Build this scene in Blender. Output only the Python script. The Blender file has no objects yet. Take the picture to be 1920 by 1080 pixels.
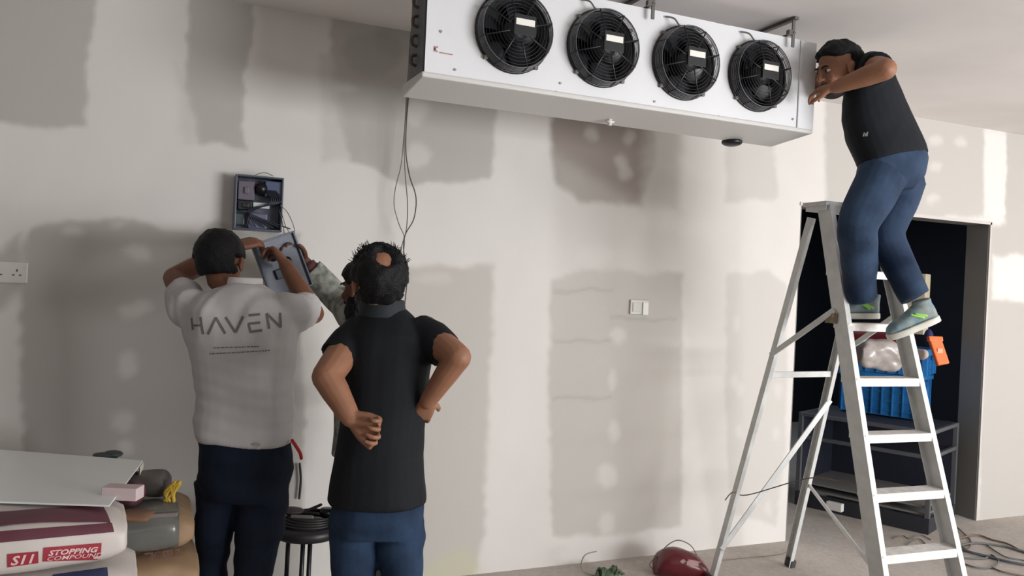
import bpy, bmesh, math, random
import numpy as np
from mathutils import Vector, Matrix
from mathutils.bvhtree import BVHTree
random.seed(7); rng = np.random.default_rng(7)
S = bpy.context.scene
COL = S.collection

# ------------------------------------------------------------------ camera
F = 1500.0
YAW = math.atan(1500/3540); ROLL = math.atan(.045); PITCH = 10/1500
CAM = np.array([0, 0, 1.52])
f0 = np.array([math.sin(YAW), math.cos(YAW), 0]); r0 = np.array([math.cos(YAW), -math.sin(YAW), 0]); UPW = np.array([0, 0, 1.0])
fw = f0*math.cos(PITCH)-UPW*math.sin(PITCH); u1 = UPW*math.cos(PITCH)+f0*math.sin(PITCH)
RR = math.cos(ROLL)*r0+math.sin(ROLL)*u1; UU = -math.sin(ROLL)*r0+math.cos(ROLL)*u1
def ray(px, py): return fw+RR*(px-960)/F-UU*(py-540)/F
def P(px, py, z): return CAM+ray(px, py)*z                  # point seen at a pixel of the photo, at depth z in metres
def PL(px, py, ax, v):                                      # point seen at a pixel, on the plane x/y/z = v
    d = ray(px, py); return CAM+d*(v-CAM[ax])/d[ax]
cd = bpy.data.cameras.new('camera'); cam = bpy.data.objects.new('camera', cd); COL.objects.link(cam)
cd.sensor_width = 36; cd.lens = F/1920*36; cd.clip_start = .05
cam.matrix_world = Matrix(((RR[0], UU[0], -fw[0], CAM[0]), (RR[1], UU[1], -fw[1], CAM[1]), (RR[2], UU[2], -fw[2], CAM[2]), (0, 0, 0, 1)))
S.camera = cam
S.view_settings.view_transform = 'Standard'; S.view_settings.look = 'None'
S.view_settings.exposure = 0.8; S.view_settings.gamma = 1; S.view_settings.use_curve_mapping = False
# ------------------------------------------------------------------ light
w = bpy.data.worlds.new('world'); S.world = w; w.use_nodes = True
w.node_tree.nodes['Background'].inputs[0].default_value = (.8, .88, 1, 1); w.node_tree.nodes['Background'].inputs[1].default_value = .3
def area(name, loc, target, sx, sy, power, col):
    l = bpy.data.lights.new(name, 'AREA'); l.shape = 'RECTANGLE'; l.size = sx; l.size_y = sy; l.energy = power; l.color = col
    o = bpy.data.objects.new(name, l); COL.objects.link(o); o.location = loc
    o.rotation_euler = (Vector(target)-Vector(loc)).to_track_quat('-Z', 'Y').to_euler(); return o
area('shopfront_daylight', (4.9, -2.6, 1.25), (3.1, 3.86, 2.5), 3.2, 1.4, 205, (.97, .98, 1))
area('side_fill', (8.3, 1.0, 1.5), (3.5, 2.5, 1.6), 3.0, 1.8, 50, (1, .985, .97))  # added general fill from the right, brightens that end of the wall
area('rear_fill', (-.8, -3.0, 2.35), (-.2, 2.6, .6), 2.0, .8, 7, (.9, .95, 1))  # added cool fill from behind the camera, lifts the sheet and sacks
area('store_fill', (5.0, 6.2, 2.65), (5.0, 6.0, 0), 1.2, 1.2, 11, (.75, .85, 1))  # added weak bluish fill, lifts the blacks inside the store

# ------------------------------------------------------------------ materials
MATS = {}
def srgb(c): return tuple((x/255/12.92 if x/255 <= .04045 else ((x/255+.055)/1.055)**2.4) for x in c)+(1,)
def mat(name, c, rough=.6, metal=0, noise=0, scale=8, bump=0, bscale=60, c2=None, spec=.5, coat=0, alpha=1, detail=4):
    if name in MATS: return MATS[name]
    m = bpy.data.materials.new(name); m.use_nodes = True; MATS[name] = m
    nt = m.node_tree; b = nt.nodes['Principled BSDF']
    b.inputs['Base Color'].default_value = srgb(c); b.inputs['Roughness'].default_value = rough; b.inputs['Metallic'].default_value = metal
    b.inputs['Specular IOR Level'].default_value = spec; b.inputs['Coat Weight'].default_value = coat; b.inputs['Alpha'].default_value = alpha
    tc = nt.nodes.new('ShaderNodeTexCoord')
    if c2 is not None or noise:
        n = nt.nodes.new('ShaderNodeTexNoise'); n.inputs['Scale'].default_value = scale; n.inputs['Detail'].default_value = detail
        nt.links.new(tc.outputs['Object'], n.inputs['Vector'])
        r = nt.nodes.new('ShaderNodeValToRGB'); nt.links.new(n.outputs[0], r.inputs[0])
        k = srgb(c); k2 = srgb(c2) if c2 is not None else tuple(max(0, x*(1-noise)) for x in k[:3])+(1,)
        r.color_ramp.elements[0].position = .35; r.color_ramp.elements[1].position = .65
        r.color_ramp.elements[0].color = k2; r.color_ramp.elements[1].color = k
        nt.links.new(r.outputs[0], b.inputs['Base Color'])
    if bump:
        n = nt.nodes.new('ShaderNodeTexNoise'); n.inputs['Scale'].default_value = bscale; n.inputs['Detail'].default_value = 5
        nt.links.new(tc.outputs['Object'], n.inputs['Vector'])
        bp = nt.nodes.new('ShaderNodeBump'); bp.inputs['Strength'].default_value = bump; bp.inputs['Distance'].default_value = .004
        nt.links.new(n.outputs[0], bp.inputs['Height']); nt.links.new(bp.outputs[0], b.inputs['Normal'])
    return m

# ------------------------------------------------------------------ geometry helpers
def nrm(v): v = np.asarray(v, float); return v/(np.linalg.norm(v)+1e-12)
def basis(d):
    d = nrm(d); a = np.array([0, 0, 1.0]) if abs(d[2]) < .9 else np.array([1.0, 0, 0])
    x = nrm(np.cross(a, d)); return x, np.cross(d, x), d
class G:
    def __init__(s): s.v = []; s.f = []
    def add(s, V, Fc):
        o = len(s.v); s.v += [tuple(x) for x in V]; s.f += [tuple(i+o for i in f) for f in Fc]; return s
    def box(s, c, size, ax=None):
        c = np.asarray(c, float); A = np.eye(3) if ax is None else np.asarray(ax, float)
        V = [c+A[0]*size[0]/2*i+A[1]*size[1]/2*j+A[2]*size[2]/2*k for i in (-1, 1) for j in (-1, 1) for k in (-1, 1)]
        fl = [(0, 1, 3, 2), (4, 6, 7, 5), (0, 4, 5, 1), (2, 3, 7, 6), (0, 2, 6, 4), (1, 5, 7, 3)]
        if np.dot(np.cross(A[0], A[1]), A[2]) < 0: fl = [f[::-1] for f in fl]
        return s.add(V, fl)
    def bar(s, a, b, w, h, side=None):                       # rectangular bar between two points; w along side
        a = np.asarray(a, float); b = np.asarray(b, float); d = nrm(b-a)
        x = basis(d)[0] if side is None else nrm(np.asarray(side)-np.dot(side, d)*d); y = np.cross(d, x)
        return s.box((a+b)/2, (w, h, np.linalg.norm(b-a)), (x, y, d))
    def rings(s, R_, cap=True):
        n = len(R_[0]); V = [p for r in R_ for p in r]; Fc = []
        for k in range(len(R_)-1):
            for i in range(n):
                j = (i+1) % n; Fc.append((k*n+i, k*n+j, (k+1)*n+j, (k+1)*n+i))
        if cap: Fc.append(tuple(range(n))[::-1]); Fc.append(tuple(range((len(R_)-1)*n, len(R_)*n)))
        return s.add(V, Fc)
    def loft(s, secs, n=20, e=2.0, cap=True):                # secs: (centre, xaxis*radius, yaxis*radius)
        R_ = []
        for c, ax, ay in secs:
            c, ax, ay = (np.asarray(q, float) for q in (c, ax, ay)); r = []
            for i in range(n):
                t = 2*math.pi*i/n; ct, st = math.cos(t), math.sin(t)
                r.append(c+ax*(abs(ct)**(2/e))*np.sign(ct)+ay*(abs(st)**(2/e))*np.sign(st))
            R_.append(r)
        return s.rings(R_, cap)
    def tube(s, pts, rad, n=10, round_=True, closed=False):
        pts = [np.asarray(p, float) for p in pts]
        if np.isscalar(rad): rad = [rad]*len(pts)
        if round_ and not closed:
            d0 = nrm(pts[0]-pts[1]); d1 = nrm(pts[-1]-pts[-2]); ra, rb = rad[0], rad[-1]
            A = [(pts[0]+d0*ra*math.sin(t), ra*math.cos(t)) for t in (1.45, 1.0, .5)]
            B = [(pts[-1]+d1*rb*math.sin(t), rb*math.cos(t)) for t in (.5, 1.0, 1.45)]
            pts = [a[0] for a in A]+pts+[b[0] for b in B]; rad = [a[1] for a in A]+list(rad)+[b[1] for b in B]
        m = len(pts); T = []
        for i in range(m):
            if closed: t = pts[(i+1) % m]-pts[i-1]
            else: t = pts[min(i+1, m-1)]-pts[max(i-1, 0)]
            T.append(nrm(t))
        x = basis(T[0])[0]; R_ = []
        for i in range(m):
            x = nrm(x-np.dot(x, T[i])*T[i]); y = np.cross(T[i], x)
            R_.append([pts[i]+(x*math.cos(2*math.pi*k/n)+y*math.sin(2*math.pi*k/n))*rad[i] for k in range(n)])
        if closed:
            R_.append(R_[0]); return s.rings(R_, False)
        return s.rings(R_)
    def ell(s, c, a, b=None, d=None, nu=16, nv=10):
        c = np.asarray(c, float)
        if b is None: a, b, d = np.array([a, 0, 0.]), np.array([0, a, 0.]), np.array([0, 0, a])
        a, b, d = (np.asarray(q, float) for q in (a, b, d)); R_ = []
        for j in range(nv+1):
            t = -math.pi/2+math.pi*min(max(j/nv, .012), .988)
            R_.append([c+d*math.sin(t)+(a*math.cos(2*math.pi*i/nu)+b*math.sin(2*math.pi*i/nu))*math.cos(t) for i in range(nu)])
        return s.rings(R_)
def spline(pts, k=6, closed=False):
    pts = [np.asarray(p, float) for p in pts]; n = len(pts); out = []
    for i in range(n if closed else n-1):
        if closed: p0, p1, p2, p3 = pts[i-1], pts[i], pts[(i+1) % n], pts[(i+2) % n]
        else: p0, p1, p2, p3 = pts[max(i-1, 0)], pts[i], pts[i+1], pts[min(i+2, n-1)]
        for j in range(k):
            t = j/k; out.append(.5*((2*p1)+(p2-p0)*t+(2*p0-5*p1+4*p2-p3)*t*t+(3*p1-p0-3*p2+p3)*t**3))
    if not closed: out.append(pts[-1])
    return out
ORG = {}
def link(name, me, parent, origin):
    o = bpy.data.objects.new(name, me); COL.objects.link(o)
    if parent is not None: o.parent = parent; o.location = Vector(origin)-Vector(ORG[parent.name])
    else: o.location = Vector(origin)
    ORG[o.name] = tuple(origin); return o
def thing(name, loc, label, cat, group=None):
    o = link(name, None, None, loc); o.empty_display_size = .1; o['label'] = label; o['category'] = cat
    if group: o['group'] = group
    return o
def tag(o, label, cat, group=None):
    o['label'] = label; o['category'] = cat
    if group: o['group'] = group
    return o
def mesh_of(g):
    me = bpy.data.meshes.new('m'); me.from_pydata([tuple(map(float, v)) for v in g.v], [], g.f); me.update(); return me
def tree_mesh(name, me, m, parent, smooth, bevel=0, kind=None):
    n = len(me.vertices); co = np.empty(n*3); me.vertices.foreach_get('co', co); co = co.reshape(-1, 3)
    if parent is not None: org = np.array(ORG[parent.name])
    else: org = np.array([(co[:, 0].min()+co[:, 0].max())/2, (co[:, 1].min()+co[:, 1].max())/2, co[:, 2].min()])
    me.vertices.foreach_set('co', (co-org).ravel()); me.name = name
    if m is not None: me.materials.clear(); me.materials.append(m)
    if smooth: me.polygons.foreach_set('use_smooth', [True]*len(me.polygons))
    me.update(); o = link(name, me, parent, org)
    if bevel:
        b = o.modifiers.new('bevel', 'BEVEL'); b.width = bevel; b.segments = 2; b.limit_method = 'ANGLE'
    if kind: o['kind'] = kind
    return o
def mk(name, g, m, parent=None, smooth=False, bevel=0, kind=None): return tree_mesh(name, mesh_of(g), m, parent, smooth, bevel, kind)
def evalmesh(me, setup):
    o = bpy.data.objects.new('tmp', me); COL.objects.link(o); setup(o)
    bpy.context.view_layer.update(); dg = bpy.context.evaluated_depsgraph_get()
    r = bpy.data.meshes.new_from_object(o.evaluated_get(dg)); bpy.data.objects.remove(o); return r
def fused(g, vox, it=3, fac=.5):                             # one continuous surface from overlapping lofts
    def st(o):
        r = o.modifiers.new('r', 'REMESH'); r.mode = 'VOXEL'; r.voxel_size = vox
        if it: q = o.modifiers.new('s', 'SMOOTH'); q.iterations = it; q.factor = fac
    return evalmesh(mesh_of(g), st)
def displace(me, fn):
    n = len(me.vertices); co = np.empty(n*3); no = np.empty(n*3)
    me.vertices.foreach_get('co', co); me.vertices.foreach_get('normal', no); co = co.reshape(-1, 3); no = no.reshape(-1, 3)
    co += no*fn(co)[:, None]; me.vertices.foreach_set('co', co.ravel()); me.update(); return me
def waves(seed, k, n=7, aniso=(1, 1, 1)):
    r = np.random.default_rng(seed); K = r.normal(size=(n, 3))*k*np.array(aniso); ph = r.uniform(0, 6.28, n)
    K2 = r.normal(size=(n, 3))*k*.5*np.array(aniso); ph2 = r.uniform(0, 6.28, n)
    def f(p):
        q = 0
        for i in range(n): q = q+np.sin(p@K[i]+ph[i]+1.6*np.sin(p@K2[i]+ph2[i]))
        return q/n**.5
    return f
def bvh(o):
    me = o.data; org = Vector(ORG[o.name]); return BVHTree.FromPolygons([v.co+org for v in me.vertices], [tuple(p.vertices) for p in me.polygons])
def decal(name, strokes, org, ex, ey, tree, nd, m, parent, th=.002, grid=1):
    """thin printed shapes laid on a curved surface; strokes = quads in the local 2-D frame, cut into a grid and projected along nd"""
    org, ex, ey, nd = (np.asarray(q, float) for q in (org, ex, ey, nd)); g = G()
    for q in strokes:
        q = np.asarray(q, float); L = max(np.linalg.norm(q[1]-q[0]), np.linalg.norm(q[2]-q[3])); H = max(np.linalg.norm(q[3]-q[0]), np.linalg.norm(q[2]-q[1]))
        nu = max(1, int(L/.012)); nv = max(1, int(H/.012)); V = []
        for j in range(nv+1):
            for i in range(nu+1):
                a, b = i/nu, j/nv; p = (q[0]*(1-a)+q[1]*a)*(1-b)+(q[3]*(1-a)+q[2]*a)*b
                w0 = org+ex*p[0]+ey*p[1]; h = tree.ray_cast(Vector(w0-nd*.25), Vector(nd))
                if h[0] is None: V = None; break
                V.append(np.array(h[0])-nd*th)
            if V is None: break
        if V is None: continue
        g.add(V, [(j*(nu+1)+i, j*(nu+1)+i+1, (j+1)*(nu+1)+i+1, (j+1)*(nu+1)+i) for j in range(nv) for i in range(nu)])
    return mk(name, g, m, parent, True) if g.v else None
def line_quad(a, b, wd):
    a = np.asarray(a, float); b = np.asarray(b, float); d = nrm(b-a); n = np.array([-d[1], d[0]])*wd/2; return [a-n, b-n, b+n, a+n]
def text_mesh(txt, size, shear=0, bold=0):
    c = bpy.data.curves.new('t', 'FONT'); c.body = txt; c.size = size; c.shear = shear; c.offset = bold; c.resolution_u = 2; c.fill_mode = 'FRONT'
    o = bpy.data.objects.new('t', c); COL.objects.link(o); bpy.context.view_layer.update()
    me = bpy.data.meshes.new_from_object(o.evaluated_get(bpy.context.evaluated_depsgraph_get())); bpy.data.objects.remove(o); return me
def decal_text(name, txt, size, org, ex, ey, tree, nd, m, parent, th=.003, shear=0, bold=0, sx=1):
    me = text_mesh(txt, size, shear, bold); org, ex, ey, nd = (np.asarray(q, float) for q in (org, ex, ey, nd)); last = org
    for v in me.vertices:
        w0 = org+ex*v.co.x*sx+ey*v.co.y; h = tree.ray_cast(Vector(w0-nd*.25), Vector(nd))
        last = np.array(h[0])-nd*th if h[0] is not None else w0
        v.co = Vector(last)
    return tree_mesh(name, me, m, parent, False)

# ------------------------------------------------------------------ setting
WY = 3.86; CZ = 2.735; DX0, DX1, DH = 3.545, 5.25, 2.09; WT = .17
def wall_color(X, Zc):
    """filling compound over bare plasterboard: surface colours of the unpainted wall, plus shade painted in beside the cooler"""
    comp = np.array(srgb((216, 212, 207))[:3]); board = np.array(srgb((183, 179, 173))[:3])
    X0 = X.copy(); Z0 = Zc.copy(); w1 = waves(3, 9); w2 = waves(4, 40); w3 = waves(5, 2.2)
    p3 = np.stack([X, Zc*0, Zc], 1)
    Xw = X+.009*w1(p3)+.005*w2(p3); p4 = p3+np.array([7, 0, 3.]); Zw = Zc+.010*w1(p4)+.005*w2(p4)
    C = np.tile(comp, (len(X), 1)); C *= (1+.022*w3(p3)+.012*w1(p3+5))[:, None]
    def sd(poly):
        q = np.array([PL(a, b, 1, WY)[[0, 2]] for a, b in poly]); d = np.full(len(Xw), 1e9); ins = np.zeros(len(Xw), bool)
        for i in range(len(q)):
            a = q[i-1]; b = q[i]; e = b-a; wx = Xw-a[0]; wy = Zw-a[1]
            t = np.clip((wx*e[0]+wy*e[1])/(e@e+1e-12), 0, 1); d = np.minimum(d, np.hypot(wx-e[0]*t, wy-e[1]*t))
            if abs(e[1]) > 1e-12:
                c = ((a[1] > Zw) != (b[1] > Zw)) & (Xw < a[0]+(Zw-a[1])*e[0]/e[1]); ins ^= c
        return np.where(ins, d, -d)
    def paint(poly, col, soft=.02, al=1):
        s = np.clip(sd(poly)/(soft*1.7)+.5, 0, 1); s = s*s*(3-2*s)*al; C[:] = C*(1-s[:, None])+np.array(col)*s[:, None]
    def blob(x, y, rx, ry, al=.7, col=comp): paint([(x+rx*math.cos(t), y+ry*math.sin(t)) for t in np.linspace(0, 6.28, 11)[:-1]], col, .03, al)
    B = board; B2 = np.array(srgb((190, 185, 178))[:3]); mid = board*.55+comp*.45; C1 = comp
    paint([(-900, -150), (182, -60), (176, 70), (166, 160), (163, 235), (120, 238), (0, 226), (-900, 200)], B, .018)
    paint([(350, -90), (482, -60), (479, 60), (458, 150), (456, 240), (464, 285), (440, 288), (412, 272), (365, 270), (344, 180), (348, 60)], B, .016)
    paint([(345, 150), (372, 265), (335, 275), (328, 120)], mid, .03, .6)
    paint([(622, -20), (930, 10), (930, 200), (922, 335), (800, 345), (757, 345), (700, 312), (655, 300), (622, 180)], B, .02)
    paint([(600, 100), (625, 100), (655, 300), (605, 305)], mid, .03, .7)
    blob(700, 100, 60, 45, .55, B*.72); blob(750, 70, 50, 40, .4, B*.72)  # cooler's shadow on the board, painted as darker colour
    blob(782, 212, 24, 22, .55); blob(785, 290, 26, 26, .6); blob(645, 165, 20, 8, .5)
    for x, y, r in ((655, 25, 30), (712, 22, 26), (765, 30, 22)): blob(x, y-12, r, 22, .6)
    paint([(1035, 120), (1225, 150), (1228, 300), (1205, 378), (1150, 386), (1085, 376), (1045, 345), (1036, 290)], np.array(srgb((143, 133, 125))[:3]), .03, .92)
    paint([(1215, 180), (1285, 190), (1272, 392), (1200, 385)], B, .06, .75)
    for x, y in ((1165, 300), (1172, 322), (1110, 250), (1180, 255)): blob(x, y, 12, 14, .4)
    paint([(1361, 200), (1450, 215), (1456, 372), (1358, 380)], B*1.12, .03, .75)
    paint([(1545, 150), (1720, 170), (1845, 240), (1845, 410), (1700, 405), (1545, 400)], B*1.02, .03, .9)
    paint([(1888, 240), (2600, 300), (2600, 1000), (1835, 975), (1838, 430), (1885, 420)], B*.96, .03, .9)
    paint([(1846, 250), (1888, 255), (1885, 400), (1870, 418), (1848, 400)], comp*1.04, .02, .9)
    paint([(1862, 482), (1990, 476), (1990, 560), (1925, 568), (1862, 562)], comp*1.05, .03, .9)
    for x, y in ((1755, 262), (1800, 268), (1755, 312), (1750, 372)): blob(x, y, 12, 9, .55)
    # lower tier
    paint([(40, 600), (45, 470), (70, 425), (130, 410), (250, 411), (320, 432), (372, 440), (405, 412), (440, 430), (560, 440), (570, 700), (560, 1200), (60, 1250), (46, 860), (42, 700)], B*.97, .02)
    paint([(-900, 440), (0, 470), (45, 440), (45, 540), (10, 580), (-60, 640), (-900, 900)], B*.98, .03)
    for x, y, a, b in ((258, 475, 23, 17), (252, 577, 29, 14), (240, 680, 20, 27), (231, 787, 24, 19), (240, 835, 16, 14), (135, 430, 20, 9), (225, 423, 12, 5)): blob(x, y, a, b, .62)
    paint([(640, 560), (700, 500), (925, 492), (926, 600), (917, 750), (905, 1000), (880, 1120), (640, 1150)], B2, .03, .9)
    blob(810, 520, 35, 10, .4); blob(590, 700, 30, 60, .4, mid)
    for x, y in ((590, 900), (610, 830), (585, 960)): blob(x, y, 22, 40, .5)
    paint([(1032, 520), (1100, 505), (1278, 512), (1275, 700), (1278, 985), (1180, 1010), (1035, 1005), (1028, 760)], B2, .025, .92)
    for yy in (545, 642, 745): paint([(1035, yy-3), (1148, yy-3), (1148, yy+3), (1035, yy+3)], B*.86, .012, .6)
    for yy in (598,): paint([(1145, yy-3), (1265, yy-3), (1265, yy+3), (1145, yy+3)], B*.84, .012, .6)
    for x, y, a, b in ((1158, 632, 16, 16), (1150, 715, 9, 18), (1150, 808, 11, 20), (1140, 893, 17, 24), (1137, 985, 15, 22), (1180, 1015, 40, 14)): blob(x, y, a, b, .62)
    paint([(1361, 515), (1440, 508), (1474, 530), (1474, 850), (1455, 985), (1368, 960), (1360, 760)], B*1.18, .025, .75)
    for x, y in ((1378, 715), (1390, 728), (1459, 730), (1388, 810), (1457, 815), (1380, 610), (1440, 950)): blob(x, y, 7, 14, .55)
    paint([(1040, 290), (1200, 380), (1280, 400), (1240, 520), (1040, 520)], mid, .08, .45)
    blob(1115, 480, 35, 20, .5); blob(1150, 420, 26, 26, .3)
    paint([(800, 1060), (870, 1020), (905, 1075), (860, 1110), (790, 1110)], np.array(srgb((198, 196, 160))[:3]), .05, .45)
    return np.clip(C, 0, 1)
def vcol_mat(name, rough=.85, bump=.12):
    m = bpy.data.materials.new(name); m.use_nodes = True; nt = m.node_tree; b = nt.nodes['Principled BSDF']
    a = nt.nodes.new('ShaderNodeVertexColor'); a.layer_name = 'surface'; nt.links.new(a.outputs[0], b.inputs['Base Color']); b.inputs['Roughness'].default_value = rough
    b.inputs['Specular IOR Level'].default_value = .25
    n = nt.nodes.new('ShaderNodeTexNoise'); n.inputs['Scale'].default_value = 14; n.inputs['Detail'].default_value = 6; tc = nt.nodes.new('ShaderNodeTexCoord')
    nt.links.new(tc.outputs['Object'], n.inputs['Vector']); bp = nt.nodes.new('ShaderNodeBump'); bp.inputs['Strength'].default_value = bump; bp.inputs['Distance'].default_value = .01
    nt.links.new(n.outputs[0], bp.inputs['Height']); nt.links.new(bp.outputs[0], b.inputs['Normal']); return m
XL, XR, YB = -3.2, 8.6, -4.6
def front_wall():
    st = .0125; g = G(); segs = []
    def patch(x0, x1, z0, z1):
        nx = max(1, round((x1-x0)/st)); nz = max(1, round((z1-z0)/st)); xs = np.linspace(x0, x1, nx+1); zs = np.linspace(z0, z1, nz+1)
        V = [(x, WY, z) for z in zs for x in xs]; g.add(V, [(j*(nx+1)+i, j*(nx+1)+i+1, (j+1)*(nx+1)+i+1, (j+1)*(nx+1)+i) for j in range(nz) for i in range(nx)])
    patch(-1.6, DX0, 0, CZ); patch(DX0, DX1, DH, CZ); patch(DX1, 6.2, 0, CZ)
    nfine = len(g.v)
    V = [(XL, WY, 0), (-1.6, WY, 0), (-1.6, WY, CZ), (XL, WY, CZ), (6.2, WY, 0), (XR, WY, 0), (XR, WY, CZ), (6.2, WY, CZ)]; g.add(V, [(0, 1, 2, 3), (4, 5, 6, 7)])
    # back of the partition and its thickness around the doorway
    y2 = WY+WT
    g.add([(XL, y2, 0), (DX0, y2, 0), (DX0, y2, CZ), (XL, y2, CZ)], [(3, 2, 1, 0)]); g.add([(DX1, y2, 0), (XR, y2, 0), (XR, y2, CZ), (DX1, y2, CZ)], [(3, 2, 1, 0)])
    g.add([(DX0, y2, DH), (DX1, y2, DH), (DX1, y2, CZ), (DX0, y2, CZ)], [(3, 2, 1, 0)])
    g.add([(DX0, WY, 0), (DX0, y2, 0), (DX0, y2, DH), (DX0, WY, DH)], [(3, 2, 1, 0)]); g.add([(DX1, WY, 0), (DX1, y2, 0), (DX1, y2, DH), (DX1, WY, DH)], [(0, 1, 2, 3)])
    g.add([(DX0, WY, DH), (DX1, WY, DH), (DX1, y2, DH), (DX0, y2, DH)], [(0, 1, 2, 3)])
    me = mesh_of(g); v = np.array(g.v); C = wall_color(v[:, 0].copy(), v[:, 2].copy())
    # faint steps where the compound was trowelled on
    a = me.color_attributes.new('surface', 'FLOAT_COLOR', 'POINT'); a.data.foreach_set('color', np.concatenate([C, np.ones((len(C), 1))], 1).ravel())
    o = tree_mesh('wall_front', me, vcol_mat('compound_wall'), None, False); o['kind'] = 'structure'; return o
front_wall()
white_wall = mat('plain_plaster', (150, 147, 143), .85, noise=.08, scale=2, bump=.1, bscale=14)
def struct(name, g, m, bevel=0): o = mk(name, g, m, None, False, bevel); o['kind'] = 'structure'; return o
# floor: dusty concrete screed
def floor_mat():
    m = bpy.data.materials.new('dusty_concrete'); m.use_nodes = True; nt = m.node_tree; b = nt.nodes['Principled BSDF']; b.inputs['Roughness'].default_value = .8
    tc = nt.nodes.new('ShaderNodeTexCoord'); prev = None
    n1 = nt.nodes.new('ShaderNodeTexNoise'); n1.inputs['Scale'].default_value = 1.6; n1.inputs['Detail'].default_value = 8; n1.inputs['Roughness'].default_value = .65
    nt.links.new(tc.outputs['Object'], n1.inputs['Vector']); r = nt.nodes.new('ShaderNodeValToRGB'); nt.links.new(n1.outputs[0], r.inputs[0])
    r.color_ramp.elements[0].position = .3; r.color_ramp.elements[0].color = srgb((158, 149, 141)); r.color_ramp.elements[1].position = .7; r.color_ramp.elements[1].color = srgb((190, 182, 174))
    n2 = nt.nodes.new('ShaderNodeTexNoise'); n2.inputs['Scale'].default_value = 45; n2.inputs['Detail'].default_value = 4; nt.links.new(tc.outputs['Object'], n2.inputs['Vector'])
    mx = nt.nodes.new('ShaderNodeMix'); mx.data_type = 'RGBA'; mx.blend_type = 'OVERLAY'; mx.inputs[0].default_value = .25
    nt.links.new(r.outputs[0], mx.inputs[6]); nt.links.new(n2.outputs[0], mx.inputs[7]); nt.links.new(mx.outputs[2], b.inputs['Base Color'])
    bp = nt.nodes.new('ShaderNodeBump'); bp.inputs['Strength'].default_value = .25; bp.inputs['Distance'].default_value = .005; nt.links.new(n2.outputs[0], bp.inputs['Height']); nt.links.new(bp.outputs[0], b.inputs['Normal']); return m
struct('floor', G().box(((XL+XR)/2, (YB+7.6)/2, -.05), (XR-XL, 7.6-YB, .1)), floor_mat())
struct('ceiling', G().box(((XL+XR)/2, (YB+WY+WT)/2, CZ+.05), (XR-XL, WY+WT-YB, .1)), mat('ceiling_board', (232, 227, 224), .85, scale=.9, c2=(216, 211, 208), bump=.1, bscale=10))
struct('wall_left', G().box((XL-.05, (YB+WY)/2, CZ/2), (.1, WY-YB, CZ)), white_wall)
struct('wall_right', G().box((XR+.05, (YB+WY)/2, CZ/2), (.1, WY-YB, CZ)), white_wall)
struct('wall_back', G().box(((XL+XR)/2, YB-.05, CZ/2), (XR-XL, .1, CZ)), white_wall)
# unlit store room behind the doorway
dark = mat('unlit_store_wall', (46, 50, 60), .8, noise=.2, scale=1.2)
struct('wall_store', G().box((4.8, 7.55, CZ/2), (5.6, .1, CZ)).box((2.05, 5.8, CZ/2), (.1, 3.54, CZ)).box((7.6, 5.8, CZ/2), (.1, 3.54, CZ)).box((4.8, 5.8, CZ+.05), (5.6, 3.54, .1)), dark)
# slim metal lining on the doorway reveal, and the plaster edge bead round it
fr = mat('grey_door_lining', (120, 117, 113), .55, noise=.1, scale=3)
struct('door_1', G().box((DX0+.006, WY+WT/2+.004, DH/2), (.012, WT, DH)).box((DX1-.006, WY+WT/2+.004, DH/2), (.012, WT, DH)).box(((DX0+DX1)/2, WY+WT/2+.004, DH-.006), (DX1-DX0-.024, WT, .012)), fr, .002)
struct('trim_1', G().box(((DX0+DX1)/2, WY-.003, DH-.004), (DX1-DX0+.02, .006, .022)).box((DX1-.002, WY-.003, DH/2), (.014, .006, DH)), mat('edge_bead', (196, 190, 184), .5))

# ------------------------------------------------------------------ unit cooler under the ceiling
white_metal = mat('white_powder_coat', (222, 223, 225), .32, bump=.02, bscale=6)
pan_metal = mat('drain_pan_metal', (205, 203, 200), .38)
blackp = mat('black_plastic', (16, 18, 23), .35)
dwire = mat('fan_guard_wire', (58, 58, 62), .35, metal=.4)
ux0, ux1, uy0, uy1, uz0, uz1 = .805, 2.598, 2.80, 3.06, 2.25, 2.655
U = thing('unit_cooler', ((ux0+ux1)/2, 2.93, uz0), 'long white ceiling unit cooler with four black fans in a row', 'cooler')
# front panel with four round openings
fx = [1.143, 1.523, 1.912, 2.292]; fz = 2.460; FR_ = .147
def front_panel():
    g = G(); n = 48; y = uy0
    edges = [ux0]+[(fx[i]+fx[i+1])/2 for i in range(3)]+[ux1]
    for k in range(4):
        xa, xb = edges[k], edges[k+1]; c = fx[k]; inner = []; outer = []; back = []
        for i in range(n):
            t = 2*math.pi*i/n; dx, dz = math.cos(t), math.sin(t)
            inner.append((c+FR_*dx, y, fz+FR_*dz)); back.append((c+FR_*dx, y+.004, fz+FR_*dz))
            sx = ((xb-c) if dx > 0 else (xa-c))/dx if abs(dx) > 1e-6 else 1e9; sz = ((uz1-fz) if dz > 0 else (uz0-fz))/dz if abs(dz) > 1e-6 else 1e9
            s_ = min(sx, sz); outer.append((c+s_*dx, y, fz+s_*dz))
        g.add(inner+outer+back, [(i, (i+1) % n, n+(i+1) % n, n+i) for i in range(n)]+[((i+1) % n, i, 2*n+i, 2*n+(i+1) % n) for i in range(n)])
    return g
mk('front_panel', front_panel(), white_metal, U)
g = G(); g.box(((ux0+ux1)/2, (uy0+uy1)/2+.03, uz1-.002), (ux1-ux0, uy1-uy0-.06, .004)); g.box(((ux0+ux1)/2, uy0+.012, uz1-.006), (ux1-ux0, .02, .012))
mk('top_panel', g, white_metal, U)
mk('casing_interior', G().box(((ux0+ux1)/2, uy0+.085, (uz0+uz1)/2), (ux1-ux0-.01, .03, uz1-uz0-.02)), blackp, U)
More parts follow.
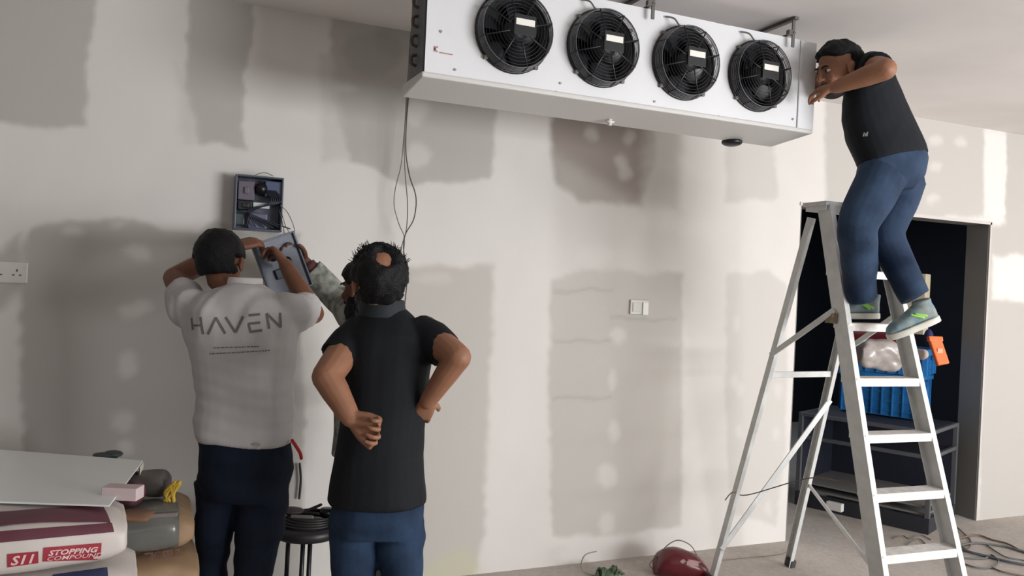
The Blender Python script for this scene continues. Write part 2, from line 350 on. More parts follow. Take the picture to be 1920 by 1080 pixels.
coil = G().box(((ux0+ux1)/2, uy1-.06, (uz0+uz1)/2), (ux1-ux0-.02, .08, uz1-uz0-.03))
mk('coil_block', coil, mat('coil_fins', (120, 122, 124), .4, metal=.6), U)
ec = G().box((ux1-.03, uy0-.004, (uz0+uz1)/2), (.09, .006, uz1-uz0-.006)); ec.box((ux1+.002, (uy0+uy1)/2, (uz0+uz1)/2), (.006, uy1-uy0, uz1-uz0-.006))
mk('end_cap', ec, white_metal, U, bevel=.002)
le = G().box((ux0-.002, (uy0+uy1)/2-.03, (uz0+uz1)/2), (.006, uy1-uy0-.08, uz1-uz0-.01)); mk('end_cap', le, mat('unit_end_grey', (96, 98, 100), .5, metal=.3), U)
# return bends and pipes at the left end
g = G()
for k in range(5):
    z = uz0+.06+k*.072; g.tube(spline([(ux0-.004, uy0+.10, z), (ux0-.022, uy0+.10, z+.006), (ux0-.022, uy0+.10, z+.034), (ux0-.004, uy0+.10, z+.04)], 4), .006, 8)
mk('return_bend', g, mat('dull_copper', (88, 78, 72), .4, metal=.6), U, True)['kind'] = 'stuff'
# drain pan sloping to the back, folded lip at the front
def pan():
    g = G(); zf, zb = uz0+.0, uz0-.026; a = (ux0-.012, uy0-.008); xs = (ux0-.012, ux1+.012)
    V = []
    for x in xs: V += [(x, uy0-.010, zf-.004), (x, uy1-.0, zb), (x, uy1, zb+.05), (x, uy0-.010, zf+.016)]
    g.add(V, [(0, 4, 5, 1), (1, 5, 6, 2), (2, 6, 7, 3), (3, 7, 4, 0), (0, 1, 2, 3), (7, 6, 5, 4)]); return g
mk('drain_pan', pan(), pan_metal, U, bevel=.006)
nz = PL(1143, 236, 1, 2.98); mk('drain_spout', G().tube([(nz[0], 2.98, uz0-.01), (nz[0], 2.98, uz0-.045)], .009, 10, False).box((nz[0], 2.98, uz0-.030), (.035, .02, .007)), mat('white_plastic', (225, 223, 218), .4), U, True)
dk = PL(1380, 268, 1, 3.02); mk('pipe_outlet', G().ell((dk[0], 3.05, uz0-.030), (.048, 0, 0), (0, .05, 0), (0, 0, .020)), blackp, U, True)
for k, c in enumerate(fx):
    R0, R1 = .149, .143; yf = uy0-.055
    ring = G().tube([(c+R0*math.cos(t), uy0-.004, fz+R0*math.sin(t)) for t in np.linspace(0, 2*math.pi, 41)[:-1]], .006, 6, closed=True)
    fan = mk('fan', ring, blackp, U, True)
    gd = G()
    for q in range(6):
        u = q/5; r = R0-.002-(R0-R1)*u**1.5; y = uy0-.006-.049*u
        gd.tube([(c+r*math.cos(t), y, fz+r*math.sin(t)) for t in np.linspace(0, 2*math.pi, 41)[:-1]], .0016 if q < 5 else .0026, 5, closed=True)
    sd_ = gd; gd = G()
    for q in range(1, 9):
        r = R1-q*.0125; gd.tube([(c+r*math.cos(t), yf-.001*q, fz+r*math.sin(t)) for t in np.linspace(0, 2*math.pi, 33)[:-1]], .0010, 4, closed=True)
    for q in range(8):
        t = q*math.pi/4+.3; ct, st_ = math.cos(t), math.sin(t)
        gd.tube([(c+R0*ct, uy0-.004, fz+R0*st_), (c+(R0-.004)*ct, uy0-.034, fz+(R0-.003)*st_), (c+R1*ct, yf, fz+R1*st_), (c+.04*ct, yf-.008, fz+.04*st_)], .0028, 5)
    mk('fan_guard', gd, blackp, fan, True)
    sh_ = []; th2 = np.linspace(0, 2*math.pi, 49)[:-1]
    for y_, r_ in ((uy0-.003, .1485), (uy0-.003, .1465), (uy0+.030, .145), (uy0+.066, .140)): sh_.append([(c+r_*math.cos(t), y_, fz+r_*math.sin(t)) for t in th2])
    mk('shroud', G().rings([s_[::-1] for s_ in sh_], False), mat('shroud_grey', (122, 123, 127), .38, metal=.35), fan, True)
    mk('guard_basket', sd_, mat('basket_wire', (88, 88, 90), .4, metal=.3), fan, True)
    for q in range(5):
        t0 = q*2*math.pi/5+k; V = []; nn = 6
        for j in range(nn+1):
            r = .035+(.128-.035)*j/nn
            for s_, dy in ((-.36, .018), (0, 0), (.40, -.012)):
                t = t0+s_*(1.0-.25*j/nn)+.25*j/nn; V.append((c+r*math.cos(t), uy0+.038+dy*.8, fz+r*math.sin(t)))
        b = G().add(V, [(3*j+i, 3*j+i+1, 3*j+i+4, 3*j+i+3) for j in range(nn) for i in (0, 1)]); mk('fan_blade', b, mat('fan_blade_black', (20, 23, 30), .3), fan, True)
    mk('motor', G().tube([(c, uy0+.06, fz), (c, yf+.004, fz)], [.045, .042], 24, False), mat('motor_black', (22, 24, 29), .4), fan, True)
    mk('label_plate', G().box((c+.022, yf-.008, fz+.016), (.088, .004, .075)), mat('label_black', (28, 29, 32), .35), fan, bevel=.001)
    mk('label', G().box((c+.022, yf-.011, fz+.026), (.076, .003, .024)), mat('label_white', (235, 233, 225), .5), fan, bevel=.0008)
    for t in (.75*math.pi, -.28*math.pi, .2*math.pi, -.75*math.pi): mk('guard_clip', G().box((c+(R0+.004)*math.cos(t), uy0-.008, fz+(R0+.004)*math.sin(t)), (.016, .014, .014)), mat('clip_grey', (110, 104, 98), .5, metal=.4), fan, bevel=.002)
    mk('fan_cable', G().tube(spline([(c-.10, uy0-.008, uz1-.02), (c-.075, uy0-.03, uz1-.03), (c-.060, uy0-.045, uz1-.058), (c-.052, uy0-.048, fz+.134)], 6), .0038, 6), mat('grey_cable', (120, 120, 118), .6), fan, True)
for x, z in ((.92, 2.29), (1.78, 2.285), (2.5, 2.30), (1.35, 2.30), (.86, 2.42)): mk('panel_screw', G().tube([(x, uy0+.002, z), (x, uy0-.004, z)], .005, 8, False), mat('screw_grey', (150, 148, 145), .4, metal=.4), U)
tr = BVHTree.FromPolygons([(ux0, uy0, uz0), (ux1, uy0, uz0), (ux1, uy0, uz1), (ux0, uy0, uz1)], [(0, 1, 2, 3)])
lm = mat('faint_red_print', (168, 120, 116), .5)
q = PL(817, 92, 1, uy0); decal('maker_mark', [line_quad((0, 0), (0, .02), .006), line_quad((0, .01), (.012, .02), .005), line_quad((0, .01), (.012, 0), .005), line_quad((.018, 0), (.07, -.001), .004)], (q[0]-.005, uy0-.004, q[2]-.01), (1, 0, 0), (0, 0, 1), tr, (0, 1, 0), lm, U, .001)
# hangers: bar on the ceiling and a drop rod to the unit
hm = mat('hanger_steel', (104, 102, 99), .45, metal=.5)
for k, (px, py) in enumerate(((1494, 33), (1209, -12), (832, -65))):
    q = PL(px, py, 2, CZ-.006); x = q[0]; y = uy0-.03
    h = mk('hanger', G().box((x, y+.13, CZ-.008), (.022, .30, .012)).box((x, y, (CZ+uz1-.05)/2), (.014, .006, CZ-uz1+.05)).box((x, y+.04, uz1+.012), (.012, .10, .006)).box((x-.012, y+.004, uz1+.012), (.03, .02, .02)), hm, U)

# ------------------------------------------------------------------ cables hanging in front of the wall left of the cooler
cab = mat('thin_grey_cable', (112, 110, 106), .6)
cabd = mat('thin_dark_cable', (70, 68, 66), .6)
def hang(name, pts, r, m, label, cat='cable', group=None, Y=3.70):
    o = mk(name, G().tube(spline([PL(a, b, 1, Y) for a, b in pts], 6), r, 6), m, None, True); tag(o, label, cat, group); return o
hang('cable', [(783, -75), (783, 0), (776, 60), (770, 120), (766, 180), (762, 230), (761, 285), (768, 330), (780, 370), (776, 410), (760, 440), (757, 470), (764, 510), (760, 560), (757, 590)], .0028, cabd, 'dark thin cable hanging from the ceiling past the cooler, with the right-hand loop', group=None)
hang('cable', [(779, -75), (779, 5), (772, 70), (766, 130), (761, 200), (758, 270), (760, 330), (764, 380), (762, 430), (752, 470), (750, 540), (752, 600)], .0024, cab, 'straight middle strand of the thin cables hanging beside the cooler', Y=3.74)
hang('cable', [(776, -75), (775, 10), (768, 90), (764, 180), (757, 260), (752, 310), (742, 350), (739, 385), (748, 420), (758, 445), (756, 480), (748, 530), (750, 600)], .0022, cab, 'thin grey cable with the left-hand loop, hanging beside the cooler', Y=3.78)
hang('cable', [(562, 870), (564, 895), (563, 915), (561, 934)], .006, mat('cable_black', (34, 34, 36), .6), 'short black cable stub hanging on the wall above the round stool', Y=3.84)

# ------------------------------------------------------------------ sockets
pl_w = mat('socket_white', (206, 203, 196), .4)
def plate(name, c, wd, ht, label, cat):
    t = thing(name, (c[0], WY, c[2]), label, cat); mk('face_plate', G().box((c[0], WY-.006, c[2]), (wd, .012, ht)), pl_w, t, bevel=.004); return t
c = PL(53, 512, 1, WY); sk = plate('double_socket', (c[0]-.073, WY, c[2]), .146, .088, 'white double three-pin wall socket at the left edge of the wall', 'socket')
hol = mat('socket_hole', (70, 68, 64), .7)
for sx in (-.034, .034):
    x = c[0]-.073+sx
    for dx, dz, w_, h_ in ((0, .009, .005, .010), (-.012, -.010, .008, .005), (.012, -.010, .008, .005)): mk('pin_hole', G().box((x+dx, WY-.0125, c[2]+dz), (w_, .002, h_)), hol, sk)
    mk('fixing_screw', G().tube([(x+sx*.75, WY-.012, c[2]+.02), (x+sx*.75, WY-.0135, c[2]+.02)], .003, 10, False), mat('screw_cover', (186, 183, 176), .4), sk)
c = PL(1197, 576, 1, WY); sw = plate('switch_plate', c, .118, .082, 'small white switch plate on the bare wall right of centre', 'switch')
mk('rocker', G().box((c[0]-.020, WY-.014, c[2]), (.05, .006, .052)), mat('rocker_white', (196, 194, 188), .4), sw, bevel=.002)
mk('cover_strip', G().box((c[0]+.036, WY-.016, c[2]-.006), (.036, .010, .072)), mat('strip_white', (228, 225, 220), .4), sw, bevel=.003)

# ------------------------------------------------------------------ control box on the wall
q = PL(482, 384, 1, WY); bw, bh = .208, .246; cx, cz = q[0], q[2]
cb = thing('control_box', (cx, WY, cz-bh/2), 'open dark blue-grey electrical control box mounted on the wall above the workers', 'control box')
bm_ = mat('enclosure_grey', (82, 90, 104), .35); drk = mat('enclosure_inside', (58, 62, 74), .4, c2=(96, 100, 114), scale=14)
g = G(); D_ = .095; yb = WY-.004
g.box((cx, yb-.004, cz), (bw, .008, bh))
for sx in (-1, 1): g.box((cx+sx*(bw/2-.004), yb-D_/2, cz), (.008, D_, bh))
for sz in (-1, 1): g.box((cx, yb-D_/2, cz+sz*(bh/2-.004)), (bw-.016, D_, .008))
mk('box_body', g, bm_, cb, bevel=.003)
mk('mounting_plate', G().box((cx, yb-.016, cz), (bw-.02, .006, bh-.02)), drk, cb)
mk('circuit_breaker', G().box((cx-.055, yb-.045, cz+.055), (.07, .055, .085)).box((cx-.055, yb-.076, cz+.055), (.02, .012, .03)), mat('breaker_mauve', (98, 90, 104), .4), cb, bevel=.003)
mk('contactor', G().box((cx-.058, yb-.045, cz-.012), (.062, .05, .040)).box((cx-.058, yb-.072, cz-.012), (.03, .01, .02)), blackp, cb, bevel=.003)
mk('terminal_block', G().box((cx+.012, yb-.05, cz-.008), (.072, .045, .026)), mat('terminal_pale', (196, 204, 206), .4), cb, bevel=.003)
mk('controller_module', G().box((cx+.062, yb-.05, cz+.07), (.075, .06, .07)), mat('module_blue', (74, 84, 112), .35), cb, bevel=.004)
mk('round_selector', G().tube([(cx+.010, yb-.02, cz+.068), (cx+.010, yb-.088, cz+.068)], [.028, .024], 20, False), blackp, cb, True)
mk('relay', G().box((cx+.0, yb-.04, cz-.078), (.085, .045, .075)), mat('relay_lilac', (96, 98, 122), .4), cb, bevel=.008)
mk('relay', G().box((cx-.078, yb-.035, cz-.075), (.045, .04, .055)), mat('relay_green', (62, 76, 78), .4), cb, bevel=.006)
for k in range(6):
    a = np.array([cx+.03+.008*k, yb-.09, cz+.06]); pts = [a, a+[.02, -.01, -.05], a+[-.06-.012*k, 0, -.10], a+[-.08+.03*k, .01, -.165]]
    mk('inner_wire', G().tube(spline(pts, 5), .0035, 6), mat('wire_navy', (24, 28, 42), .5), cb, True)
for k, pts in enumerate(([(526, 385), (540, 400), (552, 430), (549, 455), (543, 470)], [(524, 395), (530, 420), (533, 445), (526, 455)], [(528, 398), (536, 425), (548, 445), (556, 478)], [(512, 330), (498, 324), (484, 326), (476, 331)])):
    mk('lead', G().tube(spline([PL(a, b, 1, 3.76) for a, b in pts], 6), .002, 6), cab if k != 1 else cabd, cb, True)
# the lid, held between the two men
L0 = [P(468, 452, 3.30), P(524, 440, 3.38), P(596, 532, 3.46), P(522, 566, 3.36)]
cen = sum(L0)/4; ex = nrm(L0[1]-L0[0]+L0[2]-L0[3]); ey = nrm((L0[3]-L0[0]+L0[2]-L0[1])); nn = nrm(np.cross(ex, ey)); ey = np.cross(nn, ex)
if nn@fw > 0: nn = -nn
lid = thing('box_lid', cen-UPW*.12, 'grey-blue control box lid with black switches, held up between two men', 'box lid')
mk('panel', G().box(cen, (.19, .245, .012), (ex, ey, nn)), mat('lid_bluegrey', (104, 110, 122), .35, c2=(84, 90, 104), scale=9), lid, bevel=.004)
mk('rim', G().box(cen+ex*.092+nn*.01, (.008, .245, .02), (ex, ey, nn)).box(cen-ex*.092+nn*.01, (.008, .245, .02), (ex, ey, nn)).box(cen+ey*.119+nn*.01, (.176, .008, .02), (ex, ey, nn)).box(cen-ey*.119+nn*.01, (.176, .008, .02), (ex, ey, nn)), bm_, lid, bevel=.002)
for a, b, r in ((-.025, -.045, .020), (.02, -.012, .020)):
    c_ = cen+ex*a+ey*b; mk('switch_back', G().tube([c_, c_+nn*.03], [r, r*.9], 18, False), blackp, lid, True)
mk('switch_back', G().box(cen-ex*.02+ey*.03+nn*.014, (.05, .04, .02), (ex, ey, nn)), mat('switch_navy', (34, 40, 60), .4), lid, bevel=.003)

# ------------------------------------------------------------------ step ladder
alu = mat('ladder_aluminium', (212, 213, 211), .45, metal=.12, noise=.12, scale=18, bump=.05)
tread_m = mat('tread_aluminium', (232, 230, 226), .45, metal=.05, scale=30, c2=(208, 203, 198))
FLp, FRp = np.array([2.735, 2.345, 0]), np.array([3.215, 2.325, 0]); TLp, TRp = np.array([2.805, 2.90, 1.925]), np.array([3.135, 2.88, 1.925])
RLp, RRp = np.array([2.628, 3.396, 0]), np.array([3.242, 3.489, 0])
Ld = thing('step_ladder', (2.95, 2.9, 0), 'tall aluminium step ladder standing in front of the doorway', 'ladder')
ex_ = nrm(FRp-FLp)
def channel(a, b, wd, dp, side, fwdv, t=.004, flip=1):       # C-section rail
    g = G(); d = nrm(b-a); s_ = nrm(side-np.dot(side, d)*d); f_ = nrm(np.cross(d, s_)); f_ = f_ if f_@fwdv > 0 else -f_
    g.bar(a, b, dp, t, f_)
    for q in (-1, 1): g.bar(a+f_*q*(dp/2-t/2)+s_*flip*wd/2, b+f_*q*(dp/2-t/2)+s_*flip*wd/2, wd, t, s_)
    return g
fv = np.array([0, -1.0, 0])
mk('front_rail', channel(FLp, TLp+[0, .005, .02], .026, .082, ex_, fv, flip=1), alu, Ld, bevel=.001)
mk('front_rail', channel(FRp, TRp+[0, .005, .02], .026, .082, ex_, fv, flip=-1), alu, Ld, bevel=.001)
TL2, TR2 = TLp+[-.015, .075, -.03], TRp+[.015, .085, -.03]
mk('rear_leg', channel(RLp, TL2, .022, .036, ex_, fv, flip=1), alu, Ld, bevel=.001)
mk('rear_leg', channel(RRp, TR2, .022, .046, ex_, fv, flip=-1), alu, Ld, bevel=.001)
def on(a, b, z): return a+(b-a)*(z/b[2])
for z in (.215, .452, .69, .928, 1.165, 1.405, 1.645):
    a, b = on(FLp, TLp, z)+ex_*.003, on(FRp, TRp, z)-ex_*.003
    g = G().bar(a+[0, .0, 0], b, .088, .006, (0, 1, 0)); g.bar(a+[0, -.043, -.016], b+[0, -.043, -.016], .006, .034, (0, 1, 0)); g.bar(a+[0, .043, -.012], b+[0, .043, -.012], .006, .024, (0, 1, 0))
    mk('tread', g, tread_m, Ld, bevel=.0015)
cap = (TLp+TRp)/2+np.array([0, .045, .032]); mk('top_cap', G().box(cap, (.38, .15, .02), (ex_, (0, 1, 0), (0, 0, 1))).box(cap+[0, -.0, -.02], (.36, .13, .025), (ex_, (0, 1, 0), (0, 0, 1))), alu, Ld, bevel=.003)
for z, r in ((1.12, .017),):
    a, b = on(RLp, TL2, z*1.0), on(RRp, TR2, z); mk('rear_crossbar', G().bar(a, b, .03, .014, (0, 0, 1)), alu, Ld, bevel=.002)
a, b = on(RLp, TL2, .20), on(RRp, TR2, .98); mk('diagonal_brace', G().bar(a-[0, .02, 0], b-[0, .02, 0], .028, .008, (0, 0, 1)), alu, Ld, bevel=.001)
a, b = on(RLp, TL2, 1.22), on(FLp, TLp, 1.46); mk('spreader', G().bar(a-ex_*.01, b-ex_*.01+[0, .02, 0], .026, .008, (0, 0, 1)), alu, Ld, bevel=.001)
a, b = on(RRp, TR2, 1.22), on(FRp, TRp, 1.46); mk('spreader', G().bar(a+ex_*.01, b+ex_*.01+[0, .02, 0], .026, .008, (0, 0, 1)), alu, Ld, bevel=.001)
a = on(RRp, TR2, .50); b = on(FLp, TLp, .40); mk('lower_stay', G().bar(a, b+[0, .03, 0], .020, .008, (0, 0, 1)), alu, Ld, bevel=.001)
b = on(FLp, TLp, 1.425); mk('hinge_plate', G().box(b+[-.008, .045, 0], (.006, .07, .05)).tube([b+[-.02, .03, .012], b+[0, .03, .012]], .008, 10, False), mat('rusty_bracket', (150, 128, 92), .6, c2=(112, 104, 92), scale=40), Ld, bevel=.002)
for p_, d_ in ((FLp, TLp), (FRp, TRp), (RLp, TL2), (RRp, TR2)):
    q = p_.copy(); mk('foot_cap', G().bar(q, q+nrm(d_-q)*.05, .094 if p_ is FLp or p_ is FRp else .056, .034, (0, 1, 0)), mat('foot_rubber', (62, 62, 62), .8), Ld, bevel=.003)
# wire tied round the ladder
a = on(FLp, TLp, .93); R_1 = on(RLp, TL2, .52)
pts = [R_1+[-.06, 0, -.05], R_1+[-.02, -.01, -.01], R_1+[.05, -.04, -.02], (R_1+a)/2+[.06, -.05, -.06], a+[-.03, .05, -.22], a+[.03, -.055, -.20], a+[.07, -.02, -.17]]
mk('tie_wire', G().tube(spline(pts, 6), .0028, 6), mat('tie_brown', (92, 80, 74), .6), Ld, True)

# ------------------------------------------------------------------ rack with blue crates in the doorway
e1 = nrm((-.40, .917, 0)); e2 = nrm((.917, .40, 0)); ez = np.array([0, 0, 1.0]); A0 = np.array([4.585, 3.70, 0]); RW, RD, RH = .90, .60, .675
AX = (e1, e2, ez); rc = A0+e1*RW/2+e2*RD/2
rk = thing('metal_rack', rc, 'low dark metal rack under the blue crates in the doorway', 'rack')
rm = mat('rack_steel', (88, 90, 94), .45, metal=.3); rdk = mat('rack_dark', (34, 35, 42), .6)
for i in (0, 1):
    for j in (0, 1):
        c_ = A0+e1*(.015+i*(RW-.03))+e2*(.015+j*(RD-.03)); mk('post', G().box(c_+ez*RH/2, (.03, .03, RH), AX), rm, rk, bevel=.002)
for z in (RH-.012, .50):
    g = G()
    for j in (0, 1): g.box(rc+e2*(j-.5)*(RD-.03)+ez*z, (RW-.06, .024, .026), AX)
    for i in (0, 1): g.box(rc+e1*(i-.5)*(RW-.03)+ez*z, (.024, RD-.06, .026), AX)
    mk('shelf_frame', g, rm, rk, bevel=.002)
mk('shelf', G().box(rc+ez*(RH-.002), (RW-.05, RD-.05, .006), AX), rdk, rk)
mk('back_panel', G().box(rc+e2*(RD/2-.03)+ez*.36, (RW-.06, .006, .62), AX).box(rc+e1*(RW/2-.03)+ez*.36, (.006, RD-.06, .62), AX), mat('rack_panel', (26, 29, 42), .5), rk)
mk('shelf', G().box(rc+ez*.17, (RW-.05, RD-.05, .012), AX), mat('shelf_dusty', (112, 110, 108), .7), rk)
mk('shelf', G().box(rc+ez*.12+e1*.0-e2*.02, (RW-.05, RD-.09, .012), AX), mat('shelf_dusty', (112, 110, 108), .7), rk)
mk('kick_board', G().box(rc-e2*(RD/2-.005)+ez*.055, (RW, .012, .10), AX).box(rc-e1*(RW/2-.005)+ez*.055, (.012, RD, .10), AX), rdk, rk)
w_ = PL(1561, 948, 2, .09); wb = w_-e2*.0
mk('socket_box', G().box(wb+np.array([0, -.02, 0]), (.11, .045, .055), AX), mat('socket_box_white', (208, 204, 200), .5), None, bevel=.006)
o = bpy.data.objects['socket_box']; tag(o, 'small white junction box on the floor in front of the dark rack base', 'junction box'); 
blue = mat('crate_blue', (40, 118, 178), .4, c2=(30, 98, 158), scale=5)
def crate(base, L, Wd, H, lip, label, AX):
    e1, e2, ez = AX; t = thing('plastic_crate', base, label, 'crate', 'blue crates on the rack'); c = base
    g = G(); th = .006
    g.box(c+ez*.006, (L-.03, Wd-.03, .012), AX)
    for s_ in (-1, 1): g.box(c+e2*s_*(Wd/2-.02)+ez*H/2, (L-.04, th, H), AX); g.box(c+e1*s_*(L/2-.02)+ez*H/2, (th, Wd-.04, H), AX)
    mk('tub', g, blue, t)
    r = G(); nx = 7
    for s_ in (-1, 1):
        for k in range(nx+1): r.box(c+e2*s_*(Wd/2-.012)+e1*(-L/2+.03+k*(L-.06)/nx)+ez*H/2, (.008, .014, H-.01), AX)
        for k in range(4): r.box(c+e1*s_*(L/2-.012)+e2*(-Wd/2+.03+k*(Wd-.06)/3)+ez*H/2, (.014, .008, H-.01), AX)
        for k in range(4): r.box(c+e2*s_*(Wd/2-.014)+ez*(.04+k*H/4.6), (L-.04, .01, .006), AX); r.box(c+e1*s_*(L/2-.014)+ez*(.04+k*H/4.6), (.01, Wd-.04, .006), AX)
    mk('rib', r, blue, t)['kind'] = 'stuff'
    m = G()
    for s_ in (-1, 1): m.box(c+e2*s_*(Wd/2-.006)+ez*(H-lip/2), (L, .014, lip), AX); m.box(c+e1*s_*(L/2-.006)+ez*(H-lip/2), (.014, Wd-.02, lip), AX)
    mk('rim', m, blue, t, bevel=.003)
    for s_ in (-1, 1): mk('handle', G().box(c+e1*s_*(L/2+.004)+ez*(H-lip-.02), (.012, .10, .03), AX), mat('crate_blue_dark', (22, 74, 124), .5), t, bevel=.003)
    return t
nc = PL(1722, 789, 2, RH+.01); cb_ = np.array([nc[0], nc[1], RH+.012])+e1*.29+e2*.17
crate(cb_, .56, .34, .30, .03, 'lower blue ribbed plastic crate standing on the dark rack', AX)
ca = math.radians(-6); e1b = nrm(e1*math.cos(ca)+e2*math.sin(ca)); e2b = nrm(np.cross(ez, e1b))*-1
cb2 = cb_+ez*.20-e1*.02+e2*.03
crate(cb_+ez*.303-e1*.01+e2*.03, .58, .41, .19, .045, 'upper blue plastic crate stacked on the lower one, full of materials', (e1b, e2b if e2b@e2 > 0 else -e2b, ez))
# things in and around the upper crate
ctop = cb_+ez*.47
def sack_mesh(c, L, Wd, H, AX, seed, e=3.2, amp=.008):
    ax, ay, az = AX; g = G(); secs = []
    for u in (-1, -.97, -.9, -.75, -.5, -.2, .2, .5, .75, .9, .97, 1):
        k = max((1-abs(u)**9)**.5, .52); kw = .86+.14*(1-abs(u)**6)
        secs.append((np.asarray(c)+ax*u*L/2+az*H/2, ay*Wd/2*kw, az*H/2*k))
    g.loft(secs, 36, e)
    def st(o):
        s_ = o.modifiers.new('s', 'SUBSURF'); s_.levels = 1; s_.render_levels = 1
    me = evalmesh(mesh_of(g), st); wv = waves(seed, 14); w2 = waves(seed+1, 45)
    return displace(me, lambda p: amp*wv(p)+amp*.3*w2(p))
bagm = mat('clear_plastic_bag', (178, 168, 164), .25, noise=.25, scale=18, bump=.3, bscale=30)
o = tree_mesh('plastic_bag', sack_mesh(PL(1650, 655, 1, 3.98)*[1, 1, 0]+[.0, .0, ctop[2]-.11], .27, .12, .20, (r0, nrm(f0), ez), 21, 2.2, .012), bagm, None, True); tag(o, 'crumpled clear plastic bag with pale contents in the upper blue crate', 'plastic bag')
o = tree_mesh('material_sack', sack_mesh(ctop+[.02, .06, -.05]+e1*.05, .46, .19, .18, (e1, e2, ez), 23, 3, .006), mat('sack_red_band', (132, 40, 46), .6, c2=(120, 34, 42), scale=4), None, True); tag(o, 'dark red sack lying across the top of the upper blue crate', 'sack')
o = tree_mesh('material_sack', sack_mesh(PL(1722, 646, 1, 4.02)*[1, 1, 0]+[0, 0, ctop[2]-.045], .12, .12, .075, (e1, e2, ez), 25, 3, .004), mat('sack_pale', (196, 182, 176), .6), None, True); tag(o, 'small pale sack beside the orange holder, on the blue crate', 'sack')
bx = PL(1722, 528, 1, 4.16); hb = bx[2]+.06-(ctop[2]+.13)
o = mk('cardboard_box', G().box((bx[0], 4.16, ctop[2]+.135+hb/2-.01), (.13, .11, hb), (e1, e2, ez)), mat('cardboard', (188, 178, 152), .75, noise=.1, scale=10), None, bevel=.004); tag(o, 'upright beige cardboard box on the red sack behind the boots', 'box')
a_, b_ = PL(1752, 636, 1, 3.86), PL(1768, 684, 1, 3.80)
h = thing('orange_holder', b_, 'bright orange plastic holder hooked over the crate corner', 'holder')
dd = nrm(a_-b_); mk('body', G().bar(b_, a_, .082, .035, r0), mat('orange_plastic', (232, 116, 56), .45), h, bevel=.008)
mk('head', G().bar(a_-r0*.045, a_+r0*.05, .035, .04, dd), mat('orange_plastic', (232, 116, 56), .45), h, bevel=.006)
mk('sticker', G().box((a_+b_)/2-nrm(f0)*.019, (.035, .002, .05), (r0, nrm(f0), ez)), mat('sticker_pale', (226, 160, 120), .5), h)
o = mk('blue_rag', G().ell(PL(1741, 632, 1, 3.93), r0*.03, f0*.03, ez*.055), mat('rag_blue', (28, 34, 88), .7), None, True); tag(o, 'dark blue rag between the red sack and the orange holder', 'rag')
# grey cabinet in the store, seen left of the ladder
g = G().box((4.30, 5.45, .62), (.75, .5, 1.24)); cbn = thing('store_cabinet', (4.3, 5.45, 0), 'plain dark grey cabinet standing inside the unlit store room', 'cabinet')
mk('body', g, mat('cabinet_grey', (92, 92, 94), .6), cbn, bevel=.005); 
for sx in (-1, 1): mk('door', G().box((4.30+sx*.186, 5.19, .62), (.365, .018, 1.2)), mat('cabinet_door', (98, 98, 100), .55), cbn, bevel=.003)

# ------------------------------------------------------------------ floor clutter
def fp(px, py, z=.004): return PL(px, py, 2, z)
def floor_cable(pts, r, m, label, group=None):
    g = G().tube(spline([fp(a, b, r+.001+.003*(i % 2)) for i, (a, b) in enumerate(pts)], 6), r, 6); o = mk('floor_cable', g, m, None, True); tag(o, label, 'cable', group); return o
gc = mat('cable_grey_green', (96, 98, 96), .6); bc_ = mat('cable_brown', (112, 100, 90), .6)
floor_cable([(1790, 1012), (1830, 1003), (1860, 1012), (1890, 1020), (1930, 1040), (1980, 1050)], .006, bc_, 'upper brownish cable sweeping right from the ladder foot', )
floor_cable([(1795, 1024), (1830, 1018), (1880, 1024), (1925, 1034), (1975, 1030)], .007, gc, 'grey-green cable crossing the middle of the floor tangle')
floor_cable([(1800, 1030), (1822, 1036), (1850, 1043), (1895, 1054), (1950, 1062), (1990, 1058)], .008, mat('cable_bluegrey', (74, 80, 88), .6), 'thickest blue-grey cable in the floor tangle right of the ladder')
floor_cable([(1800, 1046), (1845, 1047), (1858, 1040), (1872, 1052), (1860, 1064), (1830, 1064), (1805, 1056)], .005, gc, 'grey cable loop lying nearest the ladder foot')
floor_cable([(1860, 1064), (1880, 1072), (1920, 1080), (1960, 1085)], .005, bc_, 'brownish cable trailing off at the lower right corner')
floor_cable([(1850, 1022), (1885, 1044), (1925, 1052), (1960, 1070)], .004, gc, 'thin grey cable crossing diagonally over the thicker ones')
floor_cable([(1790, 985), (1805, 998), (1820, 1014), (1815, 1030), (1798, 1022)], .004, bc_, 'thin brown wire curl against the right ladder rail')
floor_cable([(1675, 1010), (1692, 1004), (1705, 1010), (1725, 1003), (1745, 1012)], .003, bc_, 'thin wire curl on the floor below the dark rack base')
floor_cable([(1340, 1052), (1400, 1046), (1460, 1040), (1475, 1034)], .002, bc_, 'very thin wire lying along the wall foot left of the doorway')
floor_cable([(1700, 1022), (1720, 1010), (1735, 1020), (1728, 1030), (1708, 1028)], .003, gc, 'thin grey wire loop under the lowest visible tread')
